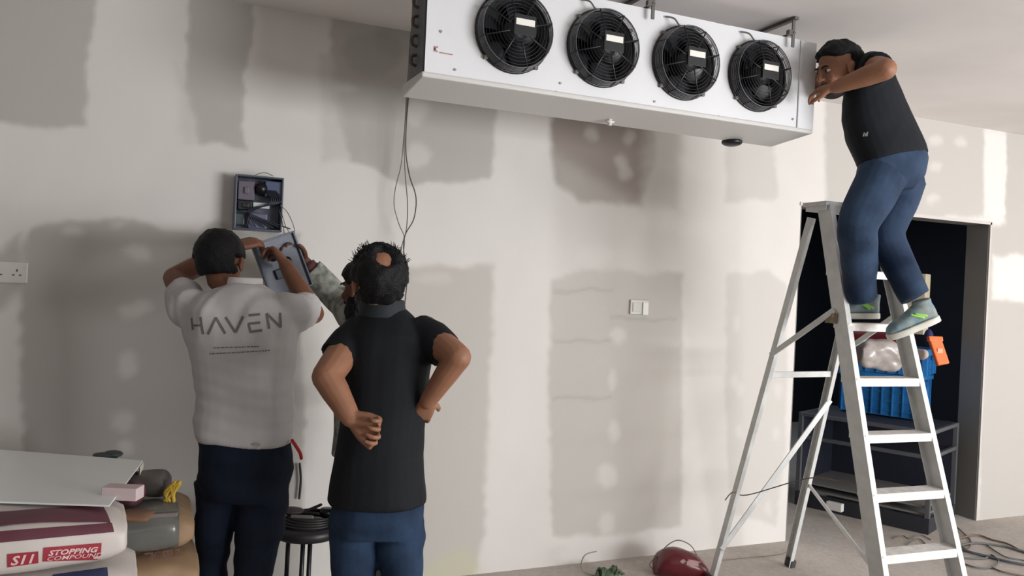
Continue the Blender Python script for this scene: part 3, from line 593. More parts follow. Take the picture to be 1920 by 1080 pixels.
# maroon bag with a thin carrying loop
q = fp(1275, 1078, 0); mb = thing('maroon_bag', q, 'shiny dark red padded bag with a thin loop, on the floor by the wall', 'bag')
def bagmesh():
    g = G(); secs = []
    for u, wz, wy in ((-.145, .03, .05), (-.125, .06, .08), (-.07, .075, .10), (0, .075, .105), (.07, .06, .10), (.12, .045, .085), (.15, .02, .05)): secs.append((q+r0*u+ez*(wz*.95), f0*wy, ez*wz))
    g.loft(secs, 24, 2.3)
    me = evalmesh(mesh_of(g), lambda o: o.modifiers.new('s', 'SUBSURF')); return displace(me, lambda p: .004*waves(9, 25)(p))
tree_mesh('bag_body', bagmesh(), mat('maroon_vinyl', (104, 30, 40), .3, noise=.25, scale=9), mb, True)
bb = bvh(bpy.data.objects['bag_body'])
decal('bag_print', [line_quad((-.02, .012), (.0, .03), .02), line_quad((.01, .012), (.075, .006), .026), line_quad((.02, .03), (.09, .022), .012)], q+ez*.07-f0*.05, r0, nrm(ez-f0*.3), bb, nrm(f0*.9-ez*.35), mat('bag_print_pale', (168, 132, 134), .5), mb, .002)
mk('carry_loop', G().tube(spline([q+r0*-.12+ez*.09, q+r0*-.08+ez*.15, q+r0*-.02+ez*.185, q+r0*.05+ez*.16, q+r0*.09+ez*.10], 6), .0028, 6), mat('loop_grey', (112, 106, 104), .5), mb, True)
mk('carry_loop', G().tube(spline([q+r0*-.14+ez*.02, q+r0*-.165+ez*.05, q+r0*-.13+ez*.09, q+r0*-.09+ez*.12], 6), .0022, 6), mat('loop_grey', (112, 106, 104), .5), mb, True)
# green clump of netting and its wire hoop
q = fp(1145, 1082, 0); g = G()
for k in range(26):
    a = q+r0*random.uniform(-.06, .045)+f0*random.uniform(-.04, .04)+ez*.006; dx = random.uniform(-.03, .05)
    g.tube(spline([a, a+r0*dx*.5+ez*random.uniform(.02, .05), a+r0*dx+f0*random.uniform(-.03, .03)+ez*random.uniform(0, .03)], 4), .0055, 5)
g.ell(q+ez*.018-r0*.01, r0*.05, f0*.045, ez*.02)
o = mk('green_netting', g, mat('net_green', (92, 112, 86), .8, noise=.25, scale=30), None, True); o2 = tag(o, 'small tangled clump of green netting on the floor at the wall foot', 'netting')
o = mk('wire_hoop', G().tube(spline([fp(1118, 1034, .13), fp(1098, 1040, .12), fp(1090, 1056, .07), fp(1093, 1070, .02), fp(1108, 1078, .005), fp(1130, 1080, .005)], 6), .003, 6), mat('hoop_grey_green', (134, 142, 132), .6), None, True); tag(o, 'thin pale green wire hoop springing from the green netting', 'wire')

# ------------------------------------------------------------------ stool with tools
sc = P(577, 990, 3.28); sz_ = sc[2]; st = thing('round_stool', (sc[0], sc[1], 0), 'round black stool with thin legs between the two workers', 'stool')
mk('seat', G().loft([((sc[0], sc[1], sz_-.025), r0*.128, f0*.128), ((sc[0], sc[1], sz_-.012), r0*.138, f0*.138), ((sc[0], sc[1], sz_+.010), r0*.137, f0*.137), ((sc[0], sc[1], sz_+.018), r0*.125, f0*.125)], 36), mat('stool_black', (38, 34, 37), .45), st, True)
for k in range(4):
    dx, dy = ((-.016, 0), (.014, -.01), (-.09, .10), (.10, .09))[k]; a = np.array([sc[0], sc[1], 0])+r0*dx+f0*dy*.5
    mk('leg', G().tube([a+ez*(sz_-.02), a+r0*dx*.1+f0*dy*.3-r0*.004], .0095, 10, False), blackp, st, True)
mk('foot_ring', G().tube([np.array([sc[0], sc[1], .2])+(r0*math.cos(t)+f0*math.sin(t))*.06 for t in np.linspace(0, 6.283, 25)[:-1]], .006, 6, closed=True), blackp, st, True)
top = np.array([sc[0], sc[1], sz_+.018])
toolm = mat('tool_dark', (40, 36, 38), .5)
g = G()
for k in range(4): g.tube([top+ez*(.008+.009*k)+(r0*math.cos(t)*(.108-.006*k)+f0*math.sin(t)*(.095-.005*k))+r0*.004*k for t in np.linspace(0, 6.283, 29)[:-1]], .006, 6, closed=True)
o = mk('cable_coil', g, toolm, None, True); tag(o, 'coil of dark cable lying on the round stool seat', 'cable coil')
a = top+ez*.045; pr = thing('pliers', a, 'dark pliers standing open on the coil on the stool', 'pliers')
mk('handle', G().tube([a-r0*.02, a+r0*.05+ez*.035], [.007, .006], 8), toolm, pr, True); mk('handle', G().tube([a-r0*.025, a+r0*.045-f0*.02+ez*.004], [.007, .006], 8), toolm, pr, True); mk('jaw', G().ell(a-r0*.045, r0*.035, f0*.01, ez*.009), toolm, pr, True)
o = mk('tape_roll', G().loft([(top+r0*.075+ez*.034, r0*.027, f0*.027), (top+r0*.075+ez*.066, r0*.026, f0*.026)], 20), blackp, None, True); tag(o, 'black roll of tape on the right side of the stool', 'tape roll')
o = mk('screwdriver', G().tube([top-f0*.06-r0*.05+ez*.045, top-f0*.06+r0*.03+ez*.045], .008, 8), mat('tool_grey', (104, 100, 98), .5), None, True); tag(o, 'grey-handled screwdriver lying at the front of the stool', 'screwdriver')
o = mk('rubber_glove', G().ell(top-r0*.07+ez*.05, r0*.055, f0*.04, ez*.014), mat('glove_dark', (58, 50, 50), .6), None, True); tag(o, 'crumpled dark glove on the left side of the stool', 'glove')

# ------------------------------------------------------------------ sacks and sheet at the lower left
swm = mat('sack_white', (206, 198, 192), .55, noise=.07, scale=7, bump=.12, bscale=9)
red = mat('sack_red', (158, 44, 58), .55); plum = mat('sack_plum', (98, 52, 64), .55); lett = mat('sack_lettering', (222, 192, 190), .55); nvy = mat('sack_navy', (52, 60, 98), .55)
th_ = math.radians(3); sx_ = np.array([math.cos(th_), math.sin(th_), 0]); sy_ = np.array([-math.sin(th_), math.cos(th_), 0]); SA = (sx_, sy_, ez)
F1 = P(238, 1010, 2.12); Ls, Ws, Hs = .62, .44, .148
base = np.array([F1[0], F1[1], 0])-sx_*Ls/2+sy_*Ws/2
hs = [0, .1425, .285, .4275, .57, .7125]
lab = ['bottom white compound sack of the left stack, on the floor', 'second white compound sack from the floor in the left stack', 'third white compound sack from the floor in the left stack', 'fourth white compound sack from the floor in the left stack', 'white sack with a navy corner print, directly beneath the sack reading STOPPING COMPOUND', 'top white compound sack with red STOPPING COMPOUND print and plum band']
Ws = .34; base = np.array([F1[0], F1[1], 0])-sx_*Ls/2+sy_*Ws/2; Hs = .139
offs = [(0, 0), (.02, .01), (-.015, .0), (.01, .01), (.035, -.0), (0, 0)]
for k in range(6):
    c_ = base+sx_*offs[k][0]+sy_*offs[k][1]+ez*hs[k]; t = thing('compound_sack', c_, lab[k], 'sack', 'white compound sacks')
    o = tree_mesh('bag', sack_mesh(c_, Ls, Ws, Hs, SA, 30+k, 3.6, .003), swm, t, True)
    if k >= 4:
        tb = bvh(o); nd = nrm(ray(110, 1035))
        if k == 5:
            def q2(px, py): d = ray(px, py); p_ = CAM+d*(((F1-CAM)@sy_)/(d@sy_)); return np.array([(p_-F1)@sx_, (p_-F1)@ez])
            decal('red_label', [[q2(14, 1064), q2(72, 1056), q2(72, 1034), q2(14, 1039)]], F1, sx_, ez, tb, nd, red, t, .0025)
            decal('red_label', [[q2(80, 1053), q2(189, 1050), q2(191, 1018), q2(82, 1027)]], F1, sx_, ez, tb, nd, red, t, .0025)
            for tx, (px, py), sz2, sxx, sh, bo in (('S11', (19, 1060), .031, 1.15, .25, .0009), ('STOPPING', (90, 1042), .0185, 1.28, .3, .0006), ('COMPOUND', (86, 1052), .0150, 1.45, .3, .0001)):
                a = q2(px, py); sl = nrm(np.append(q2(190, 1050 if tx != 'S11' else 1044)-q2(14, 1064), 0))
                exx = nrm(sx_*sl[0]+ez*sl[1]*.9); decal_text('lettering', tx, sz2, F1+sx_*a[0]+ez*a[1], exx, ez, tb, nd, lett, t, .004, sh, bo, sxx)
            # plum band over the upper shoulder of the sack
            zt = c_[2]+Hs; band = [[(-.62, -.072), (-.035, -.06), (-.05, -.014), (-.62, -.02)]]
            decal('plum_band', [[(-.60, .0), (-.04, .0), (-.06, .11), (-.60, .11)]], np.array([F1[0], F1[1], zt])+sy_*.04, sx_, nrm(sy_), tb, -ez, plum, t, .003)
            decal('plum_band', [[(-.60, -.040), (-.03, -.034), (-.035, -.008), (-.60, -.006)]], np.array([F1[0], F1[1], zt]), sx_, ez, tb, nd, plum, t, .0025)
        else:
            def q3(px, py): d = ray(px, py); p_ = CAM+d*(((F1-CAM)@sy_)/(d@sy_)); return np.array([(p_-F1)@sx_, (p_-F1)@ez])
            decal('navy_panel', [[q3(60, 1120), q3(204, 1112), q3(204, 1064), q3(100, 1078)]], F1, sx_, ez, tb, nd, nvy, t, .0025)
# white sheet resting on top
sh_z = .858
s1, s2, s3 = PL(268, 863, 2, sh_z+.012), PL(205, 947, 2, sh_z+.006), PL(0, 940, 2, sh_z+.006); s4 = PL(0, 843, 2, sh_z+.012)
dl = nrm(s3-s2); s3 = s2+dl*.62; dl2 = nrm(s4-s1); s4 = s1+dl2*.72
up_ = nrm(np.cross(s2-s1, s3-s2)); up_ = up_ if up_[2] > 0 else -up_
sheet = thing('white_sheet', (s1+s2+s3+s4)/4, 'thin white board sheet lying flat on top of the compound sacks', 'sheet')
V = [s1, s2, s3, s4]; V += [v-up_*.005 for v in V]; gs = G().add(V, [(0, 3, 2, 1), (4, 5, 6, 7), (0, 1, 5, 4), (1, 2, 6, 5), (2, 3, 7, 6), (3, 0, 4, 7)]); mk('board', gs, mat('white_sheet_board', (236, 240, 239), .22), sheet)
dr_ = nrm(s1-s2); a = s1-dr_*.07; g = G().add([s1-[0, 0, .005], a-[0, 0, .005], a-[0, 0, .032], s1-[0, 0, .036]], [(0, 1, 2, 3)]); g.add([v+r0*.003 for v in g.v[:4]], [(3, 2, 1, 0)]); mk('turned_edge', g, mat('turned_edge_cream', (206, 198, 186), .5), sheet)
# strips of clear wrap and plum plastic under the sheet
# brown sacks behind
bwn = mat('sack_brown', (158, 130, 100), .7, c2=(136, 110, 84), scale=8, bump=.15, bscale=12)
F2 = P(376, 1010, 2.62); base2 = np.array([F2[0], F2[1], 0])-sx_*.31+sy_*.14; hz = [0, .15, .30, .45, .60]
lab2 = ['bottom brown paper sack of the right stack, on the floor', 'second brown paper sack from the floor in the right stack', 'third brown paper sack from the floor in the right stack', 'brown paper sack directly beneath the top brown sack', 'top brown paper sack with smudged dark print, under the grey plastic cover']
inkb = mat('brown_print', (96, 66, 58), .7)
for k in range(5):
    c_ = base2+sx_*(.012 if k % 2 else -.01)+ez*hz[k]; t = thing('paper_sack', c_, lab2[k], 'sack', 'brown paper sacks')
    o = tree_mesh('bag', sack_mesh(c_, .60, .40, .146, SA, 50+k, 3.2, .003), bwn, t, True)
    if k == 4:
        tb2 = tb = bvh(o); nd = nrm(ray(310, 1040))
        a = P(271, 1052, 2.50); decal_text('lettering', 'TIC', .034, a, nrm(sx_+ez*.08), ez, tb, nd, inkb, t, .008, 0, .0012, .85)
        a = P(304, 1048, 2.50); decal_text('lettering', 'SELZ', .034, a, nrm(sx_+ez*.08), ez, tb, nd, inkb, t, .008, 0, .0012, .75)
# grey plastic cover draped on top brown sack
def drape():
    g = G(); nx, ny, nf = 26, 18, 9; V = []; o_ = base2-sx_*.24; wv = waves(77, 14)
    for j in range(nf+ny+1):
        for i in range(nx+1):
            x = .48*i/nx
            if j < nf:
                z = .632+(.738-.632)*j/nf+.012*math.sin(i*.5)*(1-j/nf); w0 = o_+sx_*x-sy_*.5; w0 = np.array([w0[0], w0[1], z])
                h = tb2.ray_cast(Vector(w0), Vector(sy_)); q_ = np.array(h[0])-sy_*.010 if h[0] is not None else o_+sx_*x-sy_*.17+ez*z
            else:
                w0 = o_+sx_*x+sy_*(-.165+.34*(j-nf)/ny)+ez*.95; h = tb2.ray_cast(Vector(w0), Vector((0, 0, -1))); q_ = np.array([w0[0], w0[1], (h[0][2] if h[0] is not None else .74)+.010])
            V.append(q_+np.array([0, -.003, .003])*float(wv(np.array([q_]))[0]))
    g.add(V, [(j*(nx+1)+i, j*(nx+1)+i+1, (j+1)*(nx+1)+i+1, (j+1)*(nx+1)+i) for j in range(nf+ny) for i in range(nx)]); return g
o = mk('plastic_cover', drape(), mat('grey_plastic', (104, 103, 98), .22, noise=.2, scale=9, bump=.4, bscale=9), None, True); s_ = o.modifiers.new('s', 'SOLIDIFY'); s_.thickness = .002; tag(o, 'dusty grey plastic cover draped over the top brown sack', 'plastic cover')
tz = .60+.146+.012
def tp(px, py, z=2.62): return P(px, py, z)
q = tp(280, 903, 2.66); o = tree_mesh('dark_bundle', sack_mesh((q[0], q[1], tz), .13, .10, .092, (r0, f0, ez), 71, 2.4, .006), mat('bundle_charcoal', (66, 64, 60), .5, c2=(90, 82, 78), scale=14), None, True); tag(o, 'charcoal rolled bundle on the covered brown sack, beside the yellow scrap', 'bundle')
q = tp(252, 905, 2.55); o = tree_mesh('plum_pouch', sack_mesh((q[0]-.03, q[1], tz), .10, .09, .075, (r0, f0, ez), 72, 2.4, .005), mat('pouch_plum', (88, 50, 58), .4), None, True); tag(o, 'plum plastic pouch between the white sheet and the charcoal bundle', 'pouch')
q = tp(318, 922, 2.6); g = G()
for k in range(5): a = np.array([q[0], q[1], tz+.005]); g.tube(spline([a+r0*random.uniform(-.02, .02), a+r0*random.uniform(-.015, .02)+ez*.025, a+r0*random.uniform(-.01, .04)+ez*random.uniform(.04, .06)], 4), [.007]*9, 6)
o = mk('yellow_scrap', g, mat('scrap_yellow', (182, 150, 52), .6), None, True); tag(o, 'crumpled yellow scrap right of the charcoal bundle', 'scrap')
a, b = tp(262, 927, 2.42), tp(334, 942, 2.46); a[2] = b[2] = tz+.006; o = mk('trim_strip', G().bar(a, b, .012, .022, ez), mat('strip_grey', (112, 104, 102), .5), None, bevel=.002); tag(o, 'narrow grey strip lying across the plastic cover', 'strip')
q = tp(245, 922, 2.3); o = mk('board_offcut', G().box((q[0]-.02, q[1], q[2]), (.10, .05, .036), (r0, f0, ez)), mat('offcut_pinkish', (196, 178, 178), .6), None, bevel=.002); tag(o, 'pinkish board offcut sticking out from under the white sheet', 'offcut')
q = tp(262, 975, 2.40); o = tree_mesh('brown_wrapper', sack_mesh((q[0]-.02, q[1]+.03, tz-.01), .12, .09, .035, (r0, f0, ez), 74, 2.2, .005), mat('wrapper_brown', (124, 92, 70), .5), None, True); tag(o, 'brown wrapper lying on the grey plastic cover', 'wrapper')
q = P(212, 850, 2.95); o = mk('dark_tool', G().ell((q[0], q[1], q[2]-.002), r0*.035, f0*.03, ez*.013).ell((q[0]-.03, q[1], q[2]-.004), r0*.04, f0*.03, ez*.008).box((q[0]-.01, q[1]+.0, (q[2]-.01)/2), (.05, .03, q[2]-.012)), mat('cap_darkgreen', (58, 66, 66), .5), None, True); tag(o, 'dark green tool top showing behind the far edge of the white sheet', 'tool')
# ------------------------------------------------------------------ people
skinm = lambda n, c: mat('skin_'+n, c, .5, noise=.15, scale=14, bump=.05, bscale=90, spec=.35)
hairm = mat('hair_black', (13, 13, 15), .6, bump=.9, bscale=170, spec=.25)
eyem = mat('eye_white', (205, 200, 195), .3); irism = mat('iris_dark', (28, 20, 16), .25)
def denim(n, c, c2): return mat('denim_'+n, c, .8, c2=c2, scale=5, bump=.3, bscale=220, spec=.2, detail=6)
def add_hand(g, wrist, d, n, side, curl=(.5, .6, .4), sc=1.0, spread=.13, thumb=None):
    d = nrm(d); n = nrm(np.asarray(n)-np.dot(n, d)*d); s_ = np.cross(d, n)*side; w0 = np.asarray(wrist)
    g.loft([(w0-d*.01, s_*.026*sc, n*.018*sc), (w0+d*.02*sc, s_*.031*sc, n*.018*sc), (w0+d*.055*sc, s_*.040*sc, n*.016*sc), (w0+d*.088*sc, s_*.041*sc, n*.013*sc), (w0+d*.098*sc, s_*.036*sc, n*.009*sc)], 16, 2.6)
    for j, L in enumerate((.074, .083, .077, .060)):
        p = w0+d*(.088-.004*abs(j-1))*sc+s_*(.031-.0205*j)*sc; fd = nrm(d+s_*spread*(1.5-j)/1.5); pts = [p]; ang = 0
        for q, fr_ in enumerate((.45, .31, .24)):
            ang += curl[q]*(1+.12*j); dv = nrm(fd*math.cos(ang)+n*math.sin(ang)); p = p+dv*L*fr_*sc; pts.append(p)
        g.tube(spline(pts, 2), list(np.linspace(.0090, .0068, 7)*sc), 8)
    td = thumb if thumb is not None else (.62, .68, .38)
    t1 = nrm(d*td[0]+s_*td[1]+n*td[2]); p = w0+d*.022*sc+s_*.024*sc; p1 = p+t1*.036*sc; p2 = p1+nrm(t1+d*.5)*.03*sc; p3 = p2+nrm(t1*.6+d*.8+n*.3)*.024*sc
    g.tube([p, p1, p2, p3], [.014*sc, .0115*sc, .0098*sc, .0082*sc], 8)
def head_frame(C, f, u=UPW):
    f = nrm(f); u = nrm(np.asarray(u, float)-np.dot(u, f)*f); r = np.cross(f, u); C = np.asarray(C, float)
    return (lambda x, y, z: C+r*x+f*y+u*z), r, f, u
def add_head(g, H):
    p, r, f, u = H
    E = lambda c, a, b, d: g.ell(p(*c), r*a, f*b, u*d, 20, 14)
    E((0, -.012, .032), .073, .092, .080); E((0, .028, -.022), .058, .060, .082); E((0, .038, -.078), .040, .040, .034); E((0, .02, -.06), .052, .05, .04)
    E((0, .079, .024), .044, .012, .010); g.tube([p(0, .086, .012), p(0, .102, -.018)], [.008, .011], 8); E((0, .104, -.024), .013, .012, .010)
    for s_ in (-1, 1):
        E((s_*.034, .066, -.026), .021, .018, .022); E((s_*.011, .096, -.028), .008, .009, .007); E((s_*.075, -.004, -.008), .008, .018, .030); E((s_*.080, -.012, .004), .008, .014, .018)
    E((0, .083, -.055), .020, .010, .007); E((0, .082, -.066), .018, .010, .007)
def face_parts(H, parent, lip=(120, 70, 62)):
    p, r, f, u = H
    for s_ in (-1, 1):
        e = mk('eye', G().ell(p(s_*.030, .0745, .004), r*.012, f*.012, u*.0068, 14, 10), eyem, parent, True); mk('iris', G().ell(p(s_*.030, .0848, .004), r*.0058, f*.003, u*.0062, 10, 8), irism, e, True)
        mk('eyebrow', G().tube([p(s_*.014, .090, .021), p(s_*.030, .090, .026), p(s_*.046, .082, .021)], [.0035, .004, .0025], 6), hairm, parent, True)
    mk('lips', G().ell(p(0, .088, -.060), r*.021, f*.0075, u*.0075, 14, 8), mat('lips_%d' % lip[0], lip, .5), parent, True)
def add_neck(g, H, base, rad=.056):
    p = H[0]; g.tube([p(0, -.022, -.045), (p(0, -.026, -.085)+np.asarray(base))/2, base], [rad*.92, rad, rad*1.15], 14)
def hair(H, parent, keep, th=.014, name='hair', amp=.004, seed=1, freq=60, m=None, low=.66):
    """shell of hair round the skull; keep(x,y,z) in unit-direction space, >0 where hair grows"""
    p, r, f, u = H; nu, nv = 72, 48; V = []
    for j in range(nv+1):
        t = -math.pi/2+math.pi*min(max(j/nv, .01), .99)
        for i in range(nu):
            a = 2*math.pi*i/nu; x, y, z = math.cos(t)*math.cos(a), math.cos(t)*math.sin(a), math.sin(t)
            k = min(max(keep(x, y, z)*6+.5, 0), 1); s_ = low+(1-low)*k
            V.append(p(x*(.074+th)*s_, -.010+y*(.092+th)*s_, .026+z*(.084+th+(.008 if z < 0 and y < .2 else 0)*min(1, (.2-y)*2))*s_))
    g = G().add(V, [(j*nu+i, j*nu+(i+1) % nu, (j+1)*nu+(i+1) % nu, (j+1)*nu+i) for j in range(nv) for i in range(nu)]+[tuple(range(nu))[::-1], tuple(range(nv*nu, (nv+1)*nu))])
    me = displace(mesh_of(g), lambda q: amp*waves(seed, freq)(q)+amp*.6*waves(seed+9, freq*3)(q))
    return tree_mesh(name, me, m or hairm, parent, True)
def limb(g, pts, rad, n=14): g.tube(spline(pts, 4), list(np.interp(np.linspace(0, 1, (len(pts)-1)*4+1), np.linspace(0, 1, len(rad)), rad)), n)
def body_mesh(g, m, parent, vox=.0045): return tree_mesh('body', fused(g, vox, 3, .5), m, parent, True)
def cloth(name, g, m, parent, vox=.006, fold=None, it=4, cut=None):
    me = fused(g, vox, it, .5)
    if fold: displace(me, fold)
    if cut is not None:
        bm = bmesh.new(); bm.from_mesh(me); bmesh.ops.delete(bm, geom=[f for f in bm.faces if cut(f.calc_center_median())], context='FACES'); bm.to_mesh(me); bm.free()
    return tree_mesh(name, me, m, parent, True)
def shoe(parent, heel, toe, up, upper, sole_m, wd=.046, h=.085, accent=None):
    heel = np.asarray(heel, float); toe = np.asarray(toe, float); d = nrm(toe-heel); L = np.linalg.norm(toe-heel); up = nrm(np.asarray(up)-np.dot(up, d)*d); s_ = np.cross(d, up)
    g = G(); secs = [(0, .020, .030, .55), (.06, .034, .042, .9), (.22, .036, .046, 1.0), (.40, .038, .040, .9), (.60, .045, .030, .72), (.82, .043, .024, .5), (.95, .030, .017, .36), (1.0, .014, .010, .25)]
    g.loft([(heel+d*L*u_+up*(.022+hz_), s_*wx*wd/.046, up*hz_) for u_, wx, hz_, _ in secs], 20, 2.4)
    g.tube([heel+d*L*.20+up*.05, heel+d*L*.17+up*(h+.03)], [.036, .040], 16, False)
    o = tree_mesh('shoe', fused(g, .005, 3), upper, parent, True)
    so = G(); so.loft([(heel+d*L*u_+up*z_, s_*wx*1.06, d*0+s_*0+up*0.0001) for u_, wx, z_ in ((0, .02, 0.0),)]*2, 4) if False else None
    pts = []; n = 28
    for i in range(n):
        t = 2*math.pi*i/n; c_, q_ = math.cos(t), math.sin(t); wx = .040 if c_ < 0 else .049; pts.append(heel+d*(L/2+L*.53*np.sign(c_)*abs(c_)**.8)+s_*wx*np.sign(q_)*abs(q_)**.8)
    so.rings([[p_-up*.000 for p_ in pts], [p_+up*.028 for p_ in pts]]); mk('sole', so, sole_m, o, True, bevel=.005)
    lc = G()
    for k in range(4): c_ = heel+d*L*(.42+.08*k)+up*(.092-.012*k); lc.tube([c_-s_*.022, c_+up*.006, c_+s_*.022], .003, 6)
    mk('laces', lc, sole_m, o, True)
    if accent is not None:
        for q_ in (-1, 1):
            a = heel+d*L*.38+s_*q_*.040+up*.062; mk('side_stripe', G().tube([a-d*.018-up*.012, a+d*.022+up*.016], [.007, .005], 6).tube([a-d*.032-up*.010, a+d*.004+up*.014], [.006, .004], 6), accent, o, True)
    return o

# ---- worker in the white shirt, back to us, arms raised to the lid
def secs(lst, lat, fwdv, z):
    out = []
    for l_, r_, y, dr in lst:
        c = P((l_+r_)/2, y, z); out.append((c, lat*((r_-l_)/2*z/F), fwdv*dr))
    return out
def white_man():
    z = 2.85; c0 = P(450, 900, z); base = (c0[0], c0[1], 0); sk = skinm('brown', (118, 78, 58))
    W = thing('person', base, 'person in a white polo shirt reading HAVEN, seen from behind, arms raised', 'person')
    lat = nrm(r0); fv = nrm(f0)
    H = head_frame(P(413, 494, 2.93), f0*.99-r0*.06-ez*.25, ez-r0*.10)
    g = G(); add_head(g, H); nb = P(450, 556, 2.88); add_neck(g, H, nb, .050)
    g.loft(secs([(410, 505, 575, .06), (375, 540, 590, .085), (365, 545, 640, .10), (385, 538, 740, .095), (385, 538, 820, .10), (385, 538, 880, .11)], lat, fv, z), 20)
    sl, sr = P(368, 582, 2.87), P(546, 590, 2.88); el, er = P(327, 521, 3.03), P(588, 588, 3.05); wl, wr = P(438, 464, 3.20), P(535, 496, 3.20)
    limb(g, [sl, (sl+el)/2+[0, 0, -.004], el], [.052, .049, .041]); limb(g, [el, el*.6+wl*.4, wl], [.041, .041, .027])
    limb(g, [sr, (sr+er)/2, er], [.052, .049, .040]); limb(g, [er, er*.6+wr*.4, wr], [.040, .040, .027])
    add_hand(g, wl, P(486, 450, 3.27)-wl, -ez*.85+fv*.5, 1, (.35, .7, .5), 1.0, .10)
    add_hand(g, wr, P(506, 452, 3.30)-wr, -r0*.8-ez*.25+fv*.2, -1, (.45, .7, .5), 1.0, .10)
    body_mesh(g, sk, W); face_parts(H, W)
    hair(H, W, lambda x, y, z_: min(-y*.9+z_*.75+.42, z_+.80+max(0, -y)*.1) if abs(x) < .8 else min(-y*.9+z_*.8+.30, z_+.18), .017, amp=.0015, freq=90, seed=5)
    sh = G(); sh.loft(secs([(428, 490, 532, .062), (402, 512, 546, .082), (368, 545, 562, .100), (345, 566, 582, .115), (344, 564, 610, .125), (352, 556, 640, .130), (364, 551, 690, .128), (371, 548, 740, .124), (371, 549, 790, .126), (372, 550, 822, .132)], lat, fv, z), 28, 2.3)
    sh.tube([P(380, 592, z), P(353, 574, 2.86), P(341, 549, 2.94)], [.078, .072, .062], 18, False)
    sh.tube([P(530, 592, z), P(556, 586, 2.87), P(574, 584, 2.95)], [.078, .072, .066], 18, False)
    wv = waves(61, 9, aniso=(.9, .9, 2.4)); w2 = waves(62, 24, aniso=(.8, .8, 1.6)); w3 = waves(66, 17, aniso=(2.0, 2.0, 1.1))
    def fold(p):
        low = np.clip((1.30-p[:, 2])/.35, 0, 1); up_ = np.clip((p[:, 2]-1.22)/.12, 0, 1)
        return low*(.0085*wv(p)+.003*w2(p))+up_*.0055*w3(p)+.001*w2(p)
    o = cloth('polo_shirt', sh, mat('white_cotton', (184, 181, 181), .85, bump=.12, bscale=300, spec=.2), W, .006, fold, 4)
    cl = G(); cc = P(459, 532, 2.865); cl.loft([(cc-ez*.012, lat*.062, fv*.066), (cc+ez*.022+fv*.006, lat*.059, fv*.062)], 28); mk('collar', cl, mat('white_cotton_collar', (212, 209, 209), .85), W, True, bevel=.004)
    # printed lettering on the back of the shirt
    tb = bvh(o); vd = nrm(ray(445, 612)); ink = mat('shirt_print_grey', (104, 102, 102), .7); O = P(450, 610, z)
    def q(cx_, cy_):
        px, py = 340+cx_/7.385, 560+cy_/7.385; p_ = P(px, py, z); return np.array([(p_-O)@lat, (p_-O)@ez])
    def L(a, b, wd=.0085): return line_quad(q(*a), q(*b), wd)
    decal('lettering', [L((160, 270), (180, 430), .007), L((285, 260), (320, 490)), L((165, 372), (300, 372), .007)], O, lat, ez, tb, vd, ink, W, .002)
    decal('lettering', [L((385, 490), (490, 265)), L((490, 265), (615, 480))], O, lat, ez, tb, vd, ink, W, .002)
    decal('lettering', [L((620, 260), (750, 465)), L((750, 465), (852, 250))], O, lat, ez, tb, vd, ink, W, .002)
    decal('lettering', [L((925, 238), (1078, 222)), L((915, 350), (1080, 332)), L((925, 350), (950, 465)), L((945, 455), (1105, 435))], O, lat, ez, tb, vd, ink, W, .002)
    decal('lettering', [L((1200, 415), (1165, 210)), L((1165, 210), (1360, 395)), L((1360, 400), (1350, 200))], O, lat, ez, tb, vd, ink, W, .002)
    sm = []; x = 460
    while x < 1045:
        wd = random.choice((22, 30, 38, 12)); sm.append(L((x, 668-(x-460)*.03), (x+wd, 667-(x-460)*.03), .0036)); x += wd+10
    x = 405
    while x < 1190:
        wd = random.choice((22, 30, 38, 12)); sm.append(L((x, 748-(x-405)*.055), (x+wd, 747-(x-405)*.055), .0036)); x += wd+10
    decal('small_print', sm, O, lat, ez, tb, vd, ink, W, .002)
    j = G(); j.loft(secs([(376, 545, 805, .118), (375, 547, 850, .130), (376, 543, 900, .128), (385, 535, 930, .11)], lat, fv, z), 26, 2.3)
    j.tube(spline([P(410, 905, z), P(405, 960, z), P(400, 1020, z+.0), P(395, 1090, z+.03), P(392, 1170, z+.03), P(390, 1228, z+.02)], 3), list(np.interp(np.linspace(0, 1, 16), [0, .35, .6, 1], [.082, .066, .052, .056])), 18, False)
    j.tube(spline([P(493, 905, z), P(490, 960, z), P(482, 1020, z-.02), P(473, 1090, z-.02), P(466, 1170, z), P(462, 1226, z)], 3), list(np.interp(np.linspace(0, 1, 16), [0, .35, .6, 1], [.094, .082, .068, .062])), 18, False)
    f1 = waves(64, 16, aniso=(.7, .7, 2)); cloth('jeans', j, denim('navy', (22, 32, 50), (13, 20, 33)), W, .007, lambda p: .0045*f1(p))
    mk('waist_tag', G().box(P(482, 834, z-.145), (.022, .004, .010), (lat, fv, ez)), mat('tag_pale', (150, 150, 140), .6), W)
    pl_ = P(392, 1262, z+.0); pr_ = P(462, 1262, z)
    for q_ in (pl_, pr_): q_ = np.array([q_[0], q_[1], .002]); shoe(W, q_-fv*.07, q_+fv*.19, ez, mat('boot_dark', (44, 42, 42), .6), mat('boot_sole', (70, 66, 62), .7))
    return W
wm = white_man()
a, b = P(552, 832, 2.80), P(565, 858, 2.80)
o = mk('red_strap', G().tube(spline([P(548, 826, 2.80), P(556, 838, 2.79), P(563, 850, 2.79), P(565, 859, 2.80)], 4), .006, 8), mat('strap_red', (190, 36, 44), .5), wm, True)

